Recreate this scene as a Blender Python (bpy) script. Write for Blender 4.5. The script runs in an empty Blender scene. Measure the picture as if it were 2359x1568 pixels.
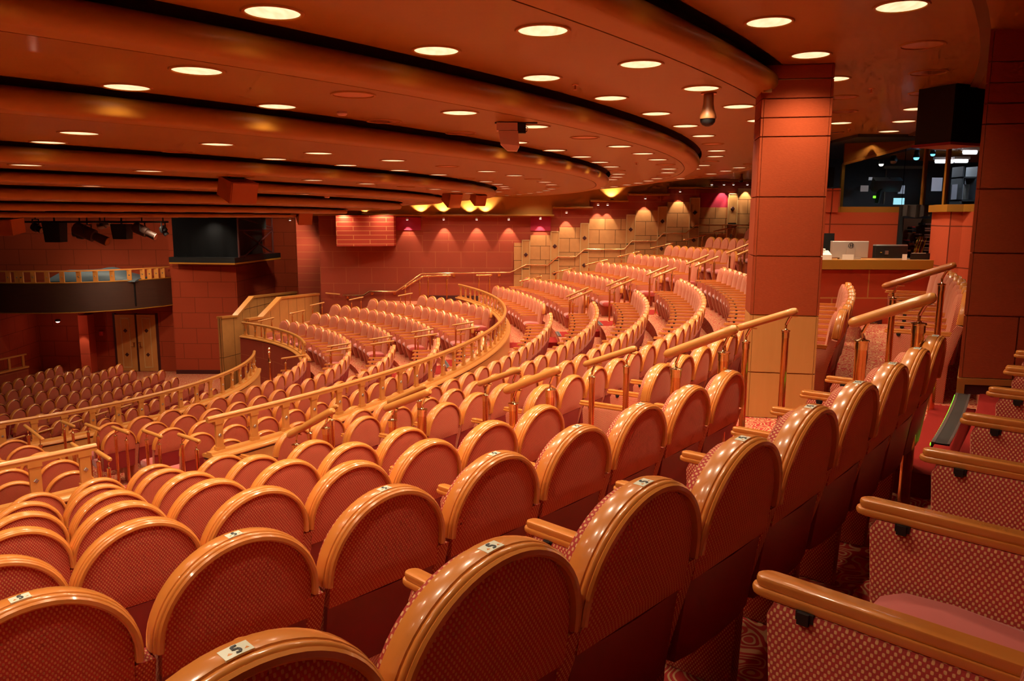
import bpy, math, random
from mathutils import Matrix, Vector
random.seed(7)
R_ = math.radians
S, C_ = math.sin, math.cos
PI = math.pi
scn = bpy.context.scene
col = scn.collection
EYE = 6.32

# ---------------------------------------------------------------- camera
F = 1800.0; PITCH = R_(9.0); ROLL = R_(0.2)
_f = Vector((0, C_(PITCH), -S(PITCH))); _u0 = Vector((0, S(PITCH), C_(PITCH))); _r0 = Vector((1, 0, 0))
_r = _r0*C_(ROLL) + _u0*S(ROLL); _u = -_r0*S(ROLL) + _u0*C_(ROLL)
cd = bpy.data.cameras.new('camera'); cam = bpy.data.objects.new('camera', cd); col.objects.link(cam)
cam.matrix_world = Matrix(((_r.x, _u.x, -_f.x, 0), (_r.y, _u.y, -_f.y, 0), (_r.z, _u.z, -_f.z, EYE), (0, 0, 0, 1)))
cd.sensor_width = 36; cd.lens = 36*F/2359; cd.clip_start = .05; cd.clip_end = 200
scn.camera = cam
scn.view_settings.view_transform = 'Standard'; scn.view_settings.look = 'None'; scn.view_settings.gamma = 1
scn.view_settings.use_curve_mapping = False
scn.view_settings.exposure = 0.0
scn.cycles.max_bounces = 5; scn.cycles.diffuse_bounces = 3; scn.cycles.glossy_bounces = 2
scn.cycles.use_adaptive_sampling = True; scn.cycles.adaptive_threshold = .09; scn.cycles.adaptive_min_samples = 12
scn.cycles.transmission_bounces = 3; scn.cycles.caustics_reflective = False; scn.cycles.caustics_refractive = False
scn.cycles.sample_clamp_indirect = 4
w = bpy.data.worlds.new('world'); scn.world = w; w.use_nodes = True
w.node_tree.nodes['Background'].inputs[0].default_value = (.9, .55, .35, 1)
w.node_tree.nodes['Background'].inputs[1].default_value = .015
WARM = (1, .80, .54)
LAMP_W = 60.0

def ray(u, v): return _f + _r*((u-1179.5)/F) + _u*((784-v)/F)
def W(u, v, y):
    d = ray(u, v); return Vector((d.x*y/d.y, y, d.z*y/d.y + EYE))
def H(u, v, z):
    d = ray(u, v); t = z/d.z; return Vector((d.x*t, d.y*t, z+EYE))
def project(p):
    q = Vector((p[0], p[1], p[2]-EYE)); z = q.dot(_f)
    if z <= .1: return None
    return 1179.5+F*q.dot(_r)/z, 784-F*q.dot(_u)/z, z

# ---------------------------------------------------------------- materials
def newmat(name):
    m = bpy.data.materials.new(name); m.use_nodes = True
    nt = m.node_tree; b = nt.nodes['Principled BSDF']; return m, nt, b
def plain(name, c, rough=.5, metal=0, coat=0, spec=.5, emis=None, es=0):
    m, nt, b = newmat(name)
    b.inputs['Base Color'].default_value = (*c, 1); b.inputs['Roughness'].default_value = rough
    b.inputs['Metallic'].default_value = metal; b.inputs['Coat Weight'].default_value = coat
    b.inputs['Coat Roughness'].default_value = .12
    b.inputs['Specular IOR Level'].default_value = spec
    if emis: b.inputs['Emission Color'].default_value = (*emis, 1); b.inputs['Emission Strength'].default_value = es
    return m
def N(nt, t, **k):
    n = nt.nodes.new(t)
    for a, v in k.items():
        if a == 'ins':
            for i, x in v.items(): n.inputs[i].default_value = x
        else: setattr(n, a, v)
    return n
def mixc(nt, fac, a, b):
    n = nt.nodes.new('ShaderNodeMix'); n.data_type = 'RGBA'
    if isinstance(fac, (int, float)): n.inputs[0].default_value = fac
    else: nt.links.new(fac, n.inputs[0])
    for i, x in ((6, a), (7, b)):
        if isinstance(x, tuple): n.inputs[i].default_value = (*x, 1)
        else: nt.links.new(x, n.inputs[i])
    return n.outputs[2]
def math_(nt, op, a, b=None, c=None):
    n = nt.nodes.new('ShaderNodeMath'); n.operation = op
    for i, x in enumerate((a, b, c)):
        if x is None: continue
        if isinstance(x, (int, float)): n.inputs[i].default_value = x
        else: nt.links.new(x, n.inputs[i])
    return n.outputs[0]
def wood(name, c, c2, rough=.3, coat=.5, scale=9, stretch=(1, 1, 8), spec=.5):
    m, nt, b = newmat(name)
    tc = N(nt, 'ShaderNodeTexCoord'); mp = N(nt, 'ShaderNodeMapping', ins={3: stretch})
    nt.links.new(tc.outputs['Object'], mp.inputs[0])
    no = N(nt, 'ShaderNodeTexNoise', ins={2: scale, 3: 4.0, 4: .6}); nt.links.new(mp.outputs[0], no.inputs[0])
    nt.links.new(mixc(nt, no.outputs[0], c, c2), b.inputs['Base Color'])
    b.inputs['Roughness'].default_value = rough; b.inputs['Coat Weight'].default_value = coat
    b.inputs['Coat Roughness'].default_value = .1; b.inputs['Specular IOR Level'].default_value = spec
    return m
def dotted(name, base, dot, px=.0068, py=.0095, amount=1.0):
    """woven upholstery: staggered tan dots on dark red, in metres of the part's own surface"""
    m, nt, b = newmat(name)
    uv = N(nt, 'ShaderNodeUVMap'); sp = N(nt, 'ShaderNodeSeparateXYZ'); nt.links.new(uv.outputs[0], sp.inputs[0])
    sx = math_(nt, 'SINE', math_(nt, 'MULTIPLY', sp.outputs[0], PI/px)); sy = math_(nt, 'SINE', math_(nt, 'MULTIPLY', sp.outputs[1], PI/py))
    pr = math_(nt, 'MULTIPLY', sx, sy)
    mr = N(nt, 'ShaderNodeMapRange', interpolation_type='SMOOTHSTEP', ins={1: .05, 2: .48, 3: 0, 4: amount}); nt.links.new(pr, mr.inputs[0])
    tc = N(nt, 'ShaderNodeTexCoord'); no = N(nt, 'ShaderNodeTexNoise', ins={2: 260.0, 3: 2.0}); nt.links.new(tc.outputs['Object'], no.inputs[0])
    dark = mixc(nt, no.outputs[0], tuple(x*.75 for x in base), tuple(x*1.25 for x in base))
    nt.links.new(mixc(nt, mr.outputs[0], dark, dot), b.inputs['Base Color'])
    bp = N(nt, 'ShaderNodeBump', ins={0: .3, 1: .002}); nt.links.new(mr.outputs[0], bp.inputs['Height']); nt.links.new(bp.outputs[0], b.inputs['Normal'])
    b.inputs['Roughness'].default_value = .75; b.inputs['Sheen Weight'].default_value = .35
    b.inputs['Sheen Tint'].default_value = (1, .55, .4, 1); b.inputs['Sheen Roughness'].default_value = .4
    b.inputs['Specular IOR Level'].default_value = .25
    return m
def tiles(name, c, line, bw, bh, mortar=.012, off=.5, rough=.85, noise=120, spec=.2, squash=1.0):
    m, nt, b = newmat(name)
    uv = N(nt, 'ShaderNodeUVMap')
    br = N(nt, 'ShaderNodeTexBrick', offset=off, squash=squash, ins={4: 1.0, 5: mortar, 6: .1, 8: bw, 9: bh})
    nt.links.new(uv.outputs[0], br.inputs[0])
    tc = N(nt, 'ShaderNodeTexCoord'); no = N(nt, 'ShaderNodeTexNoise', ins={2: noise, 3: 3.0}); nt.links.new(tc.outputs['Object'], no.inputs[0])
    base = mixc(nt, no.outputs[0], tuple(x*.85 for x in c), tuple(min(1, x*1.15) for x in c))
    nt.links.new(mixc(nt, br.outputs['Fac'], base, line), b.inputs['Base Color'])
    b.inputs['Roughness'].default_value = rough; b.inputs['Specular IOR Level'].default_value = spec
    return m
def carpet(name, base, gold, scale=3.2):
    m, nt, b = newmat(name)
    tc = N(nt, 'ShaderNodeTexCoord')
    n1 = N(nt, 'ShaderNodeTexNoise', ins={2: scale, 3: 1.5, 5: 1.2}); nt.links.new(tc.outputs['Object'], n1.inputs[0])
    fr = math_(nt, 'FRACT', math_(nt, 'MULTIPLY', n1.outputs[0], 12.0))
    d = math_(nt, 'ABSOLUTE', math_(nt, 'SUBTRACT', fr, .5))
    mr = N(nt, 'ShaderNodeMapRange', interpolation_type='SMOOTHSTEP', ins={1: .14, 2: .24, 3: 1, 4: 0}); nt.links.new(d, mr.inputs[0])
    nt.links.new(mixc(nt, mr.outputs[0], base, gold), b.inputs['Base Color'])
    b.inputs['Roughness'].default_value = .95; b.inputs['Specular IOR Level'].default_value = .1
    return m

M = {}
M['trim'] = wood('orange_wood', (.60, .19, .033), (.67, .24, .05), .26, .6, 14, (1, 1, 1))
M['rail'] = wood('rail_wood', (.57, .22, .045), (.64, .28, .07), .28, .5, 10, (1, 1, 1))
M['railwood_dark'] = wood('dark_rail_wood', (.38, .10, .02), (.45, .14, .03), .25, .6, 10, (1, 1, 1))
M['panel'] = wood('panel_wood', (.52, .215, .055), (.60, .27, .08), .45, .15, 3, (6, 6, .6), .35)
M['ceiling'] = wood('ceiling_wood', (.30, .122, .006), (.345, .142, .009), .42, .1, 2, (1, 9, 1), .3)
M['bull'] = wood('bullnose_wood', (.36, .148, .013), (.41, .175, .018), .48, .06, 3, (1, 1, 1), .35)
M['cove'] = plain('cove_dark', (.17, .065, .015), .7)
M['groove'] = plain('groove', (.05, .012, .004), .8)
M['fabric'] = dotted('dotted_fabric', (.42, .045, .038), (.72, .38, .17))
M['fabric_back'] = dotted('back_fabric', (.50, .055, .042), (.66, .28, .12), amount=1.0)
M['velour'] = plain('seat_velour', (.50, .065, .052), .8)
M['velour'].node_tree.nodes['Principled BSDF'].inputs['Sheen Weight'].default_value = .5
M['kick'] = plain('kick_plastic', (.27, .020, .022), .38, spec=.4)
M['black'] = plain('black', (.006, .006, .007), .45)
M['blackcloth'] = plain('black_cloth', (.005, .0055, .007), .95, spec=.1)
M['brass'] = plain('brass', (.85, .50, .20), .16, 1)
M['goldcap'] = plain('brass_cap', (.92, .72, .38), .15, 1)
M['copper'] = plain('unlit_reflector', (.75, .30, .13), .3, 1)
M['white'] = plain('white_plastic', (.80, .74, .68), .5)
M['pinkplastic'] = plain('pale_plastic', (.70, .45, .38), .5)
M['sticker'] = plain('sticker', (.72, .72, .60), .3, coat=.5)
M['ink'] = plain('ink', (.03, .03, .04), .5)
M['redwall'] = tiles('red_fabric_wall', (.34, .060, .030), (.42, .12, .045), 1.0, .62, .010)
M['redwall_small'] = tiles('red_strip_wall', (.35, .062, .034), (.44, .14, .05), 1.9, .30, .009, .3)
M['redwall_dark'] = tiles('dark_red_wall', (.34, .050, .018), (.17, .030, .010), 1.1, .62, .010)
M['coltile'] = tiles('column_fabric', (.52, .085, .022), (.55, .22, .05), 3.0, .594, .012, 0)
M['soffit'] = plain('booth_soffit', (.26, .095, .012), .75, spec=.1)
M['magenta'] = plain('magenta_fabric', (.42, .012, .05), .8)
M['woodtile'] = tiles('beige_wood_panels', (.52, .24, .085), (.12, .05, .016), .62, .54, .010, .35, .55, 6, .35)
M['pale'] = wood('pale_wood', (.50, .24, .085), (.56, .28, .10), .4, .2, 3, (4, 4, .8), .35)
M['palelight'] = plain('pale_edge', (.62, .42, .19), .4)
M['fascia'] = plain('fascia_paint', (.60, .27, .05), .6)
M['balcony'] = wood('balcony_black_wood', (.030, .012, .008), (.060, .022, .014), .5, .1, 3, (.6, .6, 8))
M['carpet'] = carpet('swirl_carpet', (.44, .040, .036), (.62, .36, .17), 8.5)
M['carpet_red'] = plain('red_carpet', (.27, .016, .012), .95, spec=.1)
M['darkbase'] = plain('dark_base', (.055, .006, .006), .6)
M['goldtrim'] = plain('gold_trim', (.50, .22, .05), .35, .4)
M['lens_on'] = plain('lit_lens', (.9, .7, .4), .4, emis=(1, .76, .36), es=1.35)
_n = M['lens_on'].node_tree; _b = _n.nodes['Principled BSDF']; _t = N(_n, 'ShaderNodeTexCoord'); _m = N(_n, 'ShaderNodeMapping', ins={3: (9, 2, 1)}); _n.links.new(_t.outputs['Object'], _m.inputs[0])
_o = N(_n, 'ShaderNodeTexNoise', ins={2: 3.0, 3: 1.0}); _n.links.new(_m.outputs[0], _o.inputs[0]); _n.links.new(mixc(_n, _o.outputs[0], (.62, .36, .17), (1, .92, .56)), _b.inputs['Emission Color'])
M['led'] = plain('green_led', (.1, .8, .05), .4, emis=(.15, 1, .02), es=2.5)
M['spot_on'] = plain('spot_face', (1, 1, 1), .4, emis=(1, .93, .85), es=9)
M['pinkglow'] = plain('red_glow', (1, .6, .6), .4, emis=(1, .55, .5), es=6)
M['steel'] = plain('steel', (.45, .45, .44), .3, .9)
M['silver'] = plain('silver_monitor', (.46, .38, .33), .35, .3)
M['stepblack'] = plain('step_rubber', (.035, .028, .025), .55)
M['tarp'] = plain('grey_tarp', (.06, .085, .11), .6)
M['boothwall'] = plain('booth_wall', (.022, .028, .034), .7)
M['booth_line'] = plain('booth_trim', (.18, .17, .12), .6)
M['tube_on'] = plain('fluorescent', (1, 1, 1), .4, emis=(.92, .88, 1), es=7)
M['blue_on'] = plain('blue_lamp', (.1, .5, 1), .4, emis=(.1, .55, 1), es=4)
M['screen'] = plain('lit_screen', (.3, .6, .7), .4, emis=(.35, .75, .85), es=1.0)
M['paper'] = plain('paper', (.62, .68, .80), .7)
M['red'] = plain('red_plastic', (.6, .03, .02), .5)
M['yellow'] = plain('yellow_cable', (.75, .42, .02), .5)
M['orange'] = plain('orange_box', (.55, .16, .04), .5)
M['boxwood'] = wood('speaker_orange', (.42, .105, .018), (.48, .13, .024), .5, .1, 4, (1, 1, 1))
M['olive'] = plain('olive_gold', (.22, .14, .02), .4, .5)
m, nt, b = newmat('booth_glass')
b.inputs['Base Color'].default_value = (.9, .95, .95, 1); b.inputs['Roughness'].default_value = .02
b.inputs['Transmission Weight'].default_value = 1; b.inputs['IOR'].default_value = 1.02
M['glass'] = m

# ---------------------------------------------------------------- mesh builder
class MB:
    def __init__(s): s.v = []; s.f = []; s.m = []
    def add(s, vs, fs, mi=0):
        o = len(s.v); s.v += [tuple(x) for x in vs]; s.f += [tuple(i+o for i in f) for f in fs]; s.m += [mi]*len(fs); return s
    def box(s, a, b, mi=0):
        x0, y0, z0 = a; x1, y1, z1 = b
        return s.add([(x0,y0,z0),(x1,y0,z0),(x1,y1,z0),(x0,y1,z0),(x0,y0,z1),(x1,y0,z1),(x1,y1,z1),(x0,y1,z1)],
                     [(0,3,2,1),(4,5,6,7),(0,1,5,4),(1,2,6,5),(2,3,7,6),(3,0,4,7)], mi)
    def obox(s, c, hx, hy, hz, rz=0, mi=0, rx=0):
        R = Matrix.Rotation(rz, 3, 'Z') @ Matrix.Rotation(rx, 3, 'X'); o = Vector(c)
        vs = [o + R @ Vector((x*hx, y*hy, z*hz)) for z in (-1, 1) for x, y in ((-1,-1),(1,-1),(1,1),(-1,1))]
        return s.add(vs, [(0,3,2,1),(4,5,6,7),(0,1,5,4),(1,2,6,5),(2,3,7,6),(3,0,4,7)], mi)
    def loft(s, rings, cap=True, closed=True, mi=0):
        n = len(rings[0]); vs = [p for r in rings for p in r]; fs = []
        for i in range(len(rings)-1):
            for j in range(n if closed else n-1):
                k = (j+1) % n; fs.append((i*n+j, i*n+k, (i+1)*n+k, (i+1)*n+j))
        if cap: fs += [tuple(range(n))[::-1], tuple((len(rings)-1)*n+j for j in range(n))]
        return s.add(vs, fs, mi)
    def tube(s, pts, r, n=10, mi=0, rz=None):
        pts = [Vector(p) for p in pts]; rings = []
        rr = r if isinstance(r, (list, tuple)) else [r]*len(pts)
        for i, p in enumerate(pts):
            t = (pts[min(i+1, len(pts)-1)] - pts[max(i-1, 0)]).normalized()
            a = t.cross(Vector((0, 0, 1)))
            if a.length < 1e-3: a = Vector((1, 0, 0))
            a.normalize(); b2 = t.cross(a).normalized(); k = rz or 1
            rings.append([p + a*C_(2*PI*j/n)*rr[i] - b2*S(2*PI*j/n)*rr[i]*k for j in range(n)])
        return s.loft(rings, True, True, mi)
    def lathe(s, prof, c=(0, 0, 0), n=16, mi=0):
        rings = [[(c[0]+r*C_(2*PI*j/n), c[1]+r*S(2*PI*j/n), c[2]+z) for j in range(n)] for r, z in prof]
        return s.loft(rings, True, True, mi)
    def prism(s, poly, x0, x1, inset=.0, mi=0, axis='x'):
        """polygon in the two other axes, extruded; optional softened rim"""
        cx = sum(p[0] for p in poly)/len(poly); cy = sum(p[1] for p in poly)/len(poly)
        def ring(x, k):
            out = []
            for a, b2 in poly:
                dx, dy = a-cx, b2-cy; L = math.hypot(dx, dy) or 1; q = max(0, 1-k/L)
                a2, b3 = cx+dx*q, cy+dy*q
                out.append((x, a2, b3) if axis == 'x' else (a2, x, b3) if axis == 'y' else (a2, b3, x))
            return out
        if inset: rings = [ring(x0, inset), ring(x0+inset*.3, inset*.3), ring(x0+inset, 0), ring(x1-inset, 0), ring(x1-inset*.3, inset*.3), ring(x1, inset)]
        else: rings = [ring(x0, 0), ring(x1, 0)]
        return s.loft(rings, True, True, mi)
    def build(s, name, mats, parent=None, smooth=35, flip=False):
        me = bpy.data.meshes.new(name); me.from_pydata(s.v, [], s.f); me.update()
        if not isinstance(mats, (list, tuple)): mats = [mats]
        for mm in mats: me.materials.append(M[mm] if isinstance(mm, str) else mm)
        if len(mats) > 1: me.polygons.foreach_set('material_index', s.m)
        import bmesh
        bm = bmesh.new(); bm.from_mesh(me); bmesh.ops.recalc_face_normals(bm, faces=bm.faces); bm.to_mesh(me); bm.free()
        uvl = me.uv_layers.new(name='UVMap'); d = uvl.data; vv = me.vertices
        for p in me.polygons:
            nx, ny, nz = (abs(x) for x in p.normal)
            if nz > .72: ax = 2
            elif ny >= nx: ax = 1
            else: ax = 0
            for li in p.loop_indices:
                q = vv[me.loops[li].vertex_index].co
                d[li].uv = (q[1], q[2]) if ax == 0 else (q[0], q[2]) if ax == 1 else (q[0], q[1])
        if smooth:
            me.shade_smooth(); me.set_sharp_from_angle(angle=R_(smooth))
        o = bpy.data.objects.new(name, me); col.objects.link(o)
        if parent: o.parent = parent
        return o
def tag(o, label, cat, group=None, kind=None):
    if label: o['label'] = label
    if cat: o['category'] = cat
    if group: o['group'] = group
    if kind: o['kind'] = kind
    return o
def struct(o): o['kind'] = 'structure'; return o
def empty(name, loc, rz=0):
    o = bpy.data.objects.new(name, None); o.empty_display_size = .1; o.location = loc; o.rotation_euler = (0, 0, rz); col.objects.link(o); return o
_kids = {}
def children(o):
    if o.name not in _kids: _kids[o.name] = [c for c in bpy.data.objects if c.parent == o]
    return _kids[o.name]
def copy_tree(o, parent=None):
    c = o.copy(); col.objects.link(c); c.parent = parent
    for ch in children(o): copy_tree(ch, c)
    return c
ORD = ['first','second','third','fourth','fifth','sixth','seventh','eighth','ninth','tenth','eleventh','twelfth','thirteenth','fourteenth','fifteenth','sixteenth','seventeenth','eighteenth','nineteenth','twentieth',
 'twenty-first','twenty-second','twenty-third','twenty-fourth','twenty-fifth','twenty-sixth','twenty-seventh','twenty-eighth','twenty-ninth','thirtieth','thirty-first','thirty-second','thirty-third','thirty-fourth','thirty-fifth','thirty-sixth','thirty-seventh','thirty-eighth','thirty-ninth','fortieth']

# ---------------------------------------------------------------- plan of the room (angles clockwise from +y about each centre)
C1 = Vector((-19.984, 20.891, 0)); C2 = Vector((-13.593, 18.381, 0)); C3 = Vector((-46.49, 26.698, 0))
YW = 30.6                                   # far side wall
HC = 1.03                                   # seat height to the top of the arch
def pol(C, R, phi, z=0): a = R_(phi); return Vector((C.x+R*S(a), C.y+R*C_(a), z+EYE))
RU = lambda k: 27.81 - 1.132*(6-k) - (.085 if k == 7 else 0)
ZU = lambda k: -.671 - HC - .307*(6-k)      # upper tier tread levels
RM = lambda i: 8.416 + 1.1255*(i-1)
ZM = lambda i: -3.558 - HC + .1594*(i-1)    # middle tier
RL = lambda j: 30.34 + 1.002*j
ZL = -6.32
def phi_wall(C, R, y=YW):
    c = (y - C.y)/R
    return math.degrees(math.acos(c)) if c < 1 else 0
def sector(mb, C, R0, R1, p0, p1, z0, z1, step=2.0, mi=0, mt=None):
    n = max(2, int(abs(p1-p0)/step)+1); rings = []
    for i in range(n+1):
        p = p0+(p1-p0)*i/n
        rings.append([pol(C, R0, p, z0), pol(C, R1, p, z0), pol(C, R1, p, z1), pol(C, R0, p, z1)])
    mb.loft(rings, True, True, mi)
def sweep(mb, C, prof, p0, p1, step=1.5, mi=0, closed=True, cap=True):
    n = max(2, int(abs(p1-p0)/step)+1)
    mb.loft([[pol(C, r, p0+(p1-p0)*i/n, z) for r, z in prof] for i in range(n+1)], cap, closed, mi)
A1 = {0:(128.7,124.9),1:(128.4,124.9),2:(127.6,124.7),3:(127.6,124.4),4:(127.1,124.0),5:(126.1,123.0),6:(125.7,121.6),7:(125.9,121.6),8:(125.9,121.6)}
A2 = (89.5, 86.9)
#__PARTS__
# ---------------------------------------------------------------- floors
def phi_par(R):
    p = 20.0
    while p < 60:
        a = R_(p); x = C2.x+R*S(a); y = C2.y+R*C_(a)
        if x > -8.75+(y-25.6)*.245: return p
        p += .25
    return 36
def floors():
    mb = MB(); red = MB()
    for k in range(0, 10):
        r0 = RU(k)-.90 if k else 19.66; r1 = RU(k)+.30
        sector(mb, C1, r0, r1, max(phi_wall(C1, r0), phi_wall(C1, r1))+.1, 152, ZU(k)-.5, ZU(k))
        # aisle runners in plain red with a half-height step
        for hi, lo in (A1.get(k, (125.9, 121.6)), A2):
            sector(red, C1, r0, r1, lo, hi, ZU(k)-.02, ZU(k)+.006)
            if k: sector(red, C1, r0-.34, r0+.0, lo, hi, ZU(k)-.4, ZU(k)-.153)
    # landing at the far wall beside the first upper row
    for i in range(1, 7):
        r0 = RM(i)-.90 if i > 1 else 7.2; r1 = RM(i)+.24 if i < 6 else 18.9
        p0 = max(phi_wall(C2, r0), phi_wall(C2, r1), phi_par(r1))+.1
        if i < 6: sector(mb, C2, r0, r1, max(p0, 68 if i == 1 else p0), 152, ZM(i)-.4, ZM(i))
    # the last tread reaches under the front wall of the upper tier
    n = 60; rings = []
    for q in range(n+1):
        p = 38+(150-38)*q/n; a = R_(p); d = Vector((S(a), C_(a), 0)); o = C2-C1
        b = o.dot(d); c = o.dot(o)-19.7**2; ro = -b+math.sqrt(b*b-c); ro = min(ro, (YW-.05-C2.y)/C_(a) if C_(a) > .05 else 99)
        if p < 46 and p < phi_par(RM(6)): continue
        r0 = min(RM(6)-.90, ro-.1)
        rings.append([pol(C2, r0, p, ZM(6)-.5), pol(C2, ro, p, ZM(6)-.5), pol(C2, ro, p, ZM(6)), pol(C2, r0, p, ZM(6))])
    mb.loft(rings)
    for i in range(1, 7):
        r0 = RM(i)-.90; r1 = RM(i)+.24
        for hi, lo in ((81.2, 75.4), (137.2, 132.4)):
            if i == 6 and hi > 100: continue
            sector(red, C2, r0, r1, lo, hi, ZM(i)-.02, ZM(i)+.006)
    struct(mb.build('floor', 'carpet', smooth=None)); struct(red.build('floor_aisle', 'carpet_red', smooth=None))
    g = MB(); g.box((-34, 6, ZL-.2+EYE), (-4.6, 34, ZL+EYE)); struct(g.build('floor_lower', 'carpet', smooth=None))
floors()

# ---------------------------------------------------------------- ceiling: stepped discs with rounded edges
BANDS = [(26.08, 1.19), (24.22, .96), (22.35, .74), (19.55, .54), (18.1, .39), (16.9, .21), (15.3, .07), (13.9, -.04)]
def ceiling():
    H0 = 1.43
    specs = [(None, H0)] + BANDS
    for i, (Rk, h) in enumerate(specs):
        nxt = specs[i+1] if i+1 < len(specs) else None
        rin = nxt[0]+.03 if nxt else 3.0
        rout = Rk if Rk else 31.5
        p0 = max(phi_wall(C1, rin, YW+.3), phi_wall(C1, rout, YW+.3))
        mb = MB()
        gap = (specs[i-1][1]-h) if i else 0
        br = min(.095, gap*.40) if i else 0
        if i == 0:
            sweep(mb, C1, [(rin, h), (rout, h), (rout, h+.1), (rin, h+.1)], p0, 160)
            struct(mb.build('ceiling', 'ceiling')); continue
        prof = [(rin, h), (rout-br-.012, h)]
        sweep(mb, C1, [(rin, h), (rout-.30, h), (rout-.30, h+.04), (rin, h+.04)], p0, 160)
        o = struct(mb.build('ceiling', 'ceiling'))
        b2 = MB()
        pr = [(rout-.285, h), (rout-br, h)] + [(rout-br+br*S(t), h+br-br*C_(t)) for t in (PI*q/10 for q in range(1, 11))] + [(rout-.285, h+2*br)]
        sweep(b2, C1, pr, p0, 160, .8)
        struct(b2.build('trim_%d' % i, 'bull', smooth=50))
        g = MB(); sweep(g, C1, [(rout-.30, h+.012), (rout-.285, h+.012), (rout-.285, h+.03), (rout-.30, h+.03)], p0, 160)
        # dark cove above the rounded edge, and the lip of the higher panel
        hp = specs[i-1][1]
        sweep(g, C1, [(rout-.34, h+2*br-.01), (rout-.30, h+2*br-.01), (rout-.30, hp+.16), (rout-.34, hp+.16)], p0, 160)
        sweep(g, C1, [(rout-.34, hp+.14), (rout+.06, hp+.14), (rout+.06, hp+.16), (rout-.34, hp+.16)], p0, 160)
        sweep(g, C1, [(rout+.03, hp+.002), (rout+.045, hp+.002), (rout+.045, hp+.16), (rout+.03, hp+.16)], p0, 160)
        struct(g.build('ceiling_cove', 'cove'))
ceiling()
# the curved edge above the control booth and the lower soffit beyond it
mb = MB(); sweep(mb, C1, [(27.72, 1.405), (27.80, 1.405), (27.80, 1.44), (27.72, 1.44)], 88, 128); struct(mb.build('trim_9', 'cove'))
mb = MB(); sweep(mb, C1, [(27.80, 1.40), (31.4, 1.30), (31.4, 1.45), (27.80, 1.45)], 88, 150); struct(mb.build('ceiling_soffit', 'ceiling'))

# ---------------------------------------------------------------- downlights
def downlight_meshes():
    ring = MB(); n = 28
    ring.loft([[(r*C_(2*PI*j/n), r*S(2*PI*j/n), z) for j in range(n)] for r, z in ((.158, -.001), (.163, -.010), (.178, -.010), (.184, -.001), (.158, -.001))], False)
    lens = MB(); lens.loft([[(r*C_(2*PI*j/n), r*S(2*PI*j/n), z) for j in range(n)] for r, z in ((.160, -.003), (.10, -.0015), (.02, -.001))], False); lens.add([(.02*C_(2*PI*j/n), .02*S(2*PI*j/n), -.001) for j in range(n)], [tuple(range(n))])
    return ring, lens
_ring, _lens = downlight_meshes()
proto = {}
for st, mt in (('on', 'lens_on'), ('off', 'copper')):
    e = empty('downlight', (0, 0, 0)); _ring.build('trim_ring', 'bull', e); _lens.build('lens' if st == 'on' else 'reflector', mt, e); proto[st] = [e, False]
lamp_data = bpy.data.lights.new('downlight_lamp', 'SPOT'); lamp_data.energy = LAMP_W; lamp_data.color = WARM
lamp_data.spot_size = R_(134); lamp_data.spot_blend = 1.0; lamp_data.shadow_soft_size = .07
PANELN = ['outermost ceiling panel', 'second ceiling step', 'third ceiling step', 'fourth ceiling step', 'fifth ceiling step', 'sixth ceiling step', 'seventh ceiling step', 'eighth ceiling step']
RINGN = ['outer ring', 'inner ring', 'third ring']
def ring_lights(panel, ringi, R, h, start, step, count, off=()):
    q = 0
    for i in range(count):
        p = start - step*i
        P = pol(C1, R, p, h)
        if P.y > YW-.6 or p < phi_wall(C1, R): continue
        pr_ = project(P)
        if q >= 38: continue
        lit = i not in off
        e, used = proto['on' if lit else 'off']
        vis = pr_ and -60 < pr_[0] < 2420 and -60 < pr_[1] < 1600
        if lit:
            L = bpy.data.objects.new('downlight_lamp', lamp_data)
        if vis:
            if used: o = copy_tree(e)
            else: o = e; proto['on' if lit else 'off'][1] = True
            o.location = P
            tag(o, '%s round ceiling downlight, %s from the foreground, %s of the %s' % ('glowing' if lit else 'unlit coppery', ORD[q], RINGN[ringi], PANELN[panel]), 'ceiling light', 'round downlights in the stepped ceiling')
            q += 1
            if lit: L.parent = o; L.location = (0, 0, -.03); col.objects.link(L)
        elif lit:
            L.location = P+Vector((0, 0, -.03)); col.objects.link(L)
ring_lights(0, 0, 27.30, 1.43, 139.1, 3.02, 17, (6, 7, 8, 16))
ring_lights(0, 1, 26.42, 1.43, 139.2, 3.02, 22, (8, 9, 11, 12, 13, 15, 18))
ring_lights(1, 0, 25.50, 1.19, 140.1, 3.10, 23, (9, 11, 14, 18))
ring_lights(1, 1, 24.52, 1.19, 140.4, 3.20, 24, (10, 13, 19))
ring_lights(2, 0, 23.62, .96, 140.5, 3.22, 24, (4, 7, 11, 14))
ring_lights(2, 1, 22.56, .96, 140.9, 3.35, 24, (5, 6, 12, 16))
ring_lights(3, 0, 21.02, .74, 141.5, 3.75, 22, (2, 7, 10, 13))
ring_lights(3, 1, 19.80, .74, 141.9, 4.05, 20, (4, 9, 14))
ring_lights(4, 0, 19.10, .54, 142.0, 4.1, 20, (1, 5, 8))
ring_lights(5, 0, 17.55, .39, 143.0, 4.4, 20, (5, 8, 13))
ring_lights(6, 0, 16.20, .21, 144.0, 4.8, 20, (6, 7, 12))
ring_lights(7, 0, 14.60, .07, 145.0, 5.4, 18, (4, 5, 6, 9))
PANELN.append('lowest ceiling disc')
for _i, _R in enumerate((12.4, 9.6)): ring_lights(8, _i, _R, -.04, 150-_i*2, 66/_R+.6, 20, (3, 8, 11))
for st in proto:
    if not proto[st][1]: bpy.data.objects.remove(proto[st][0])

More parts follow.
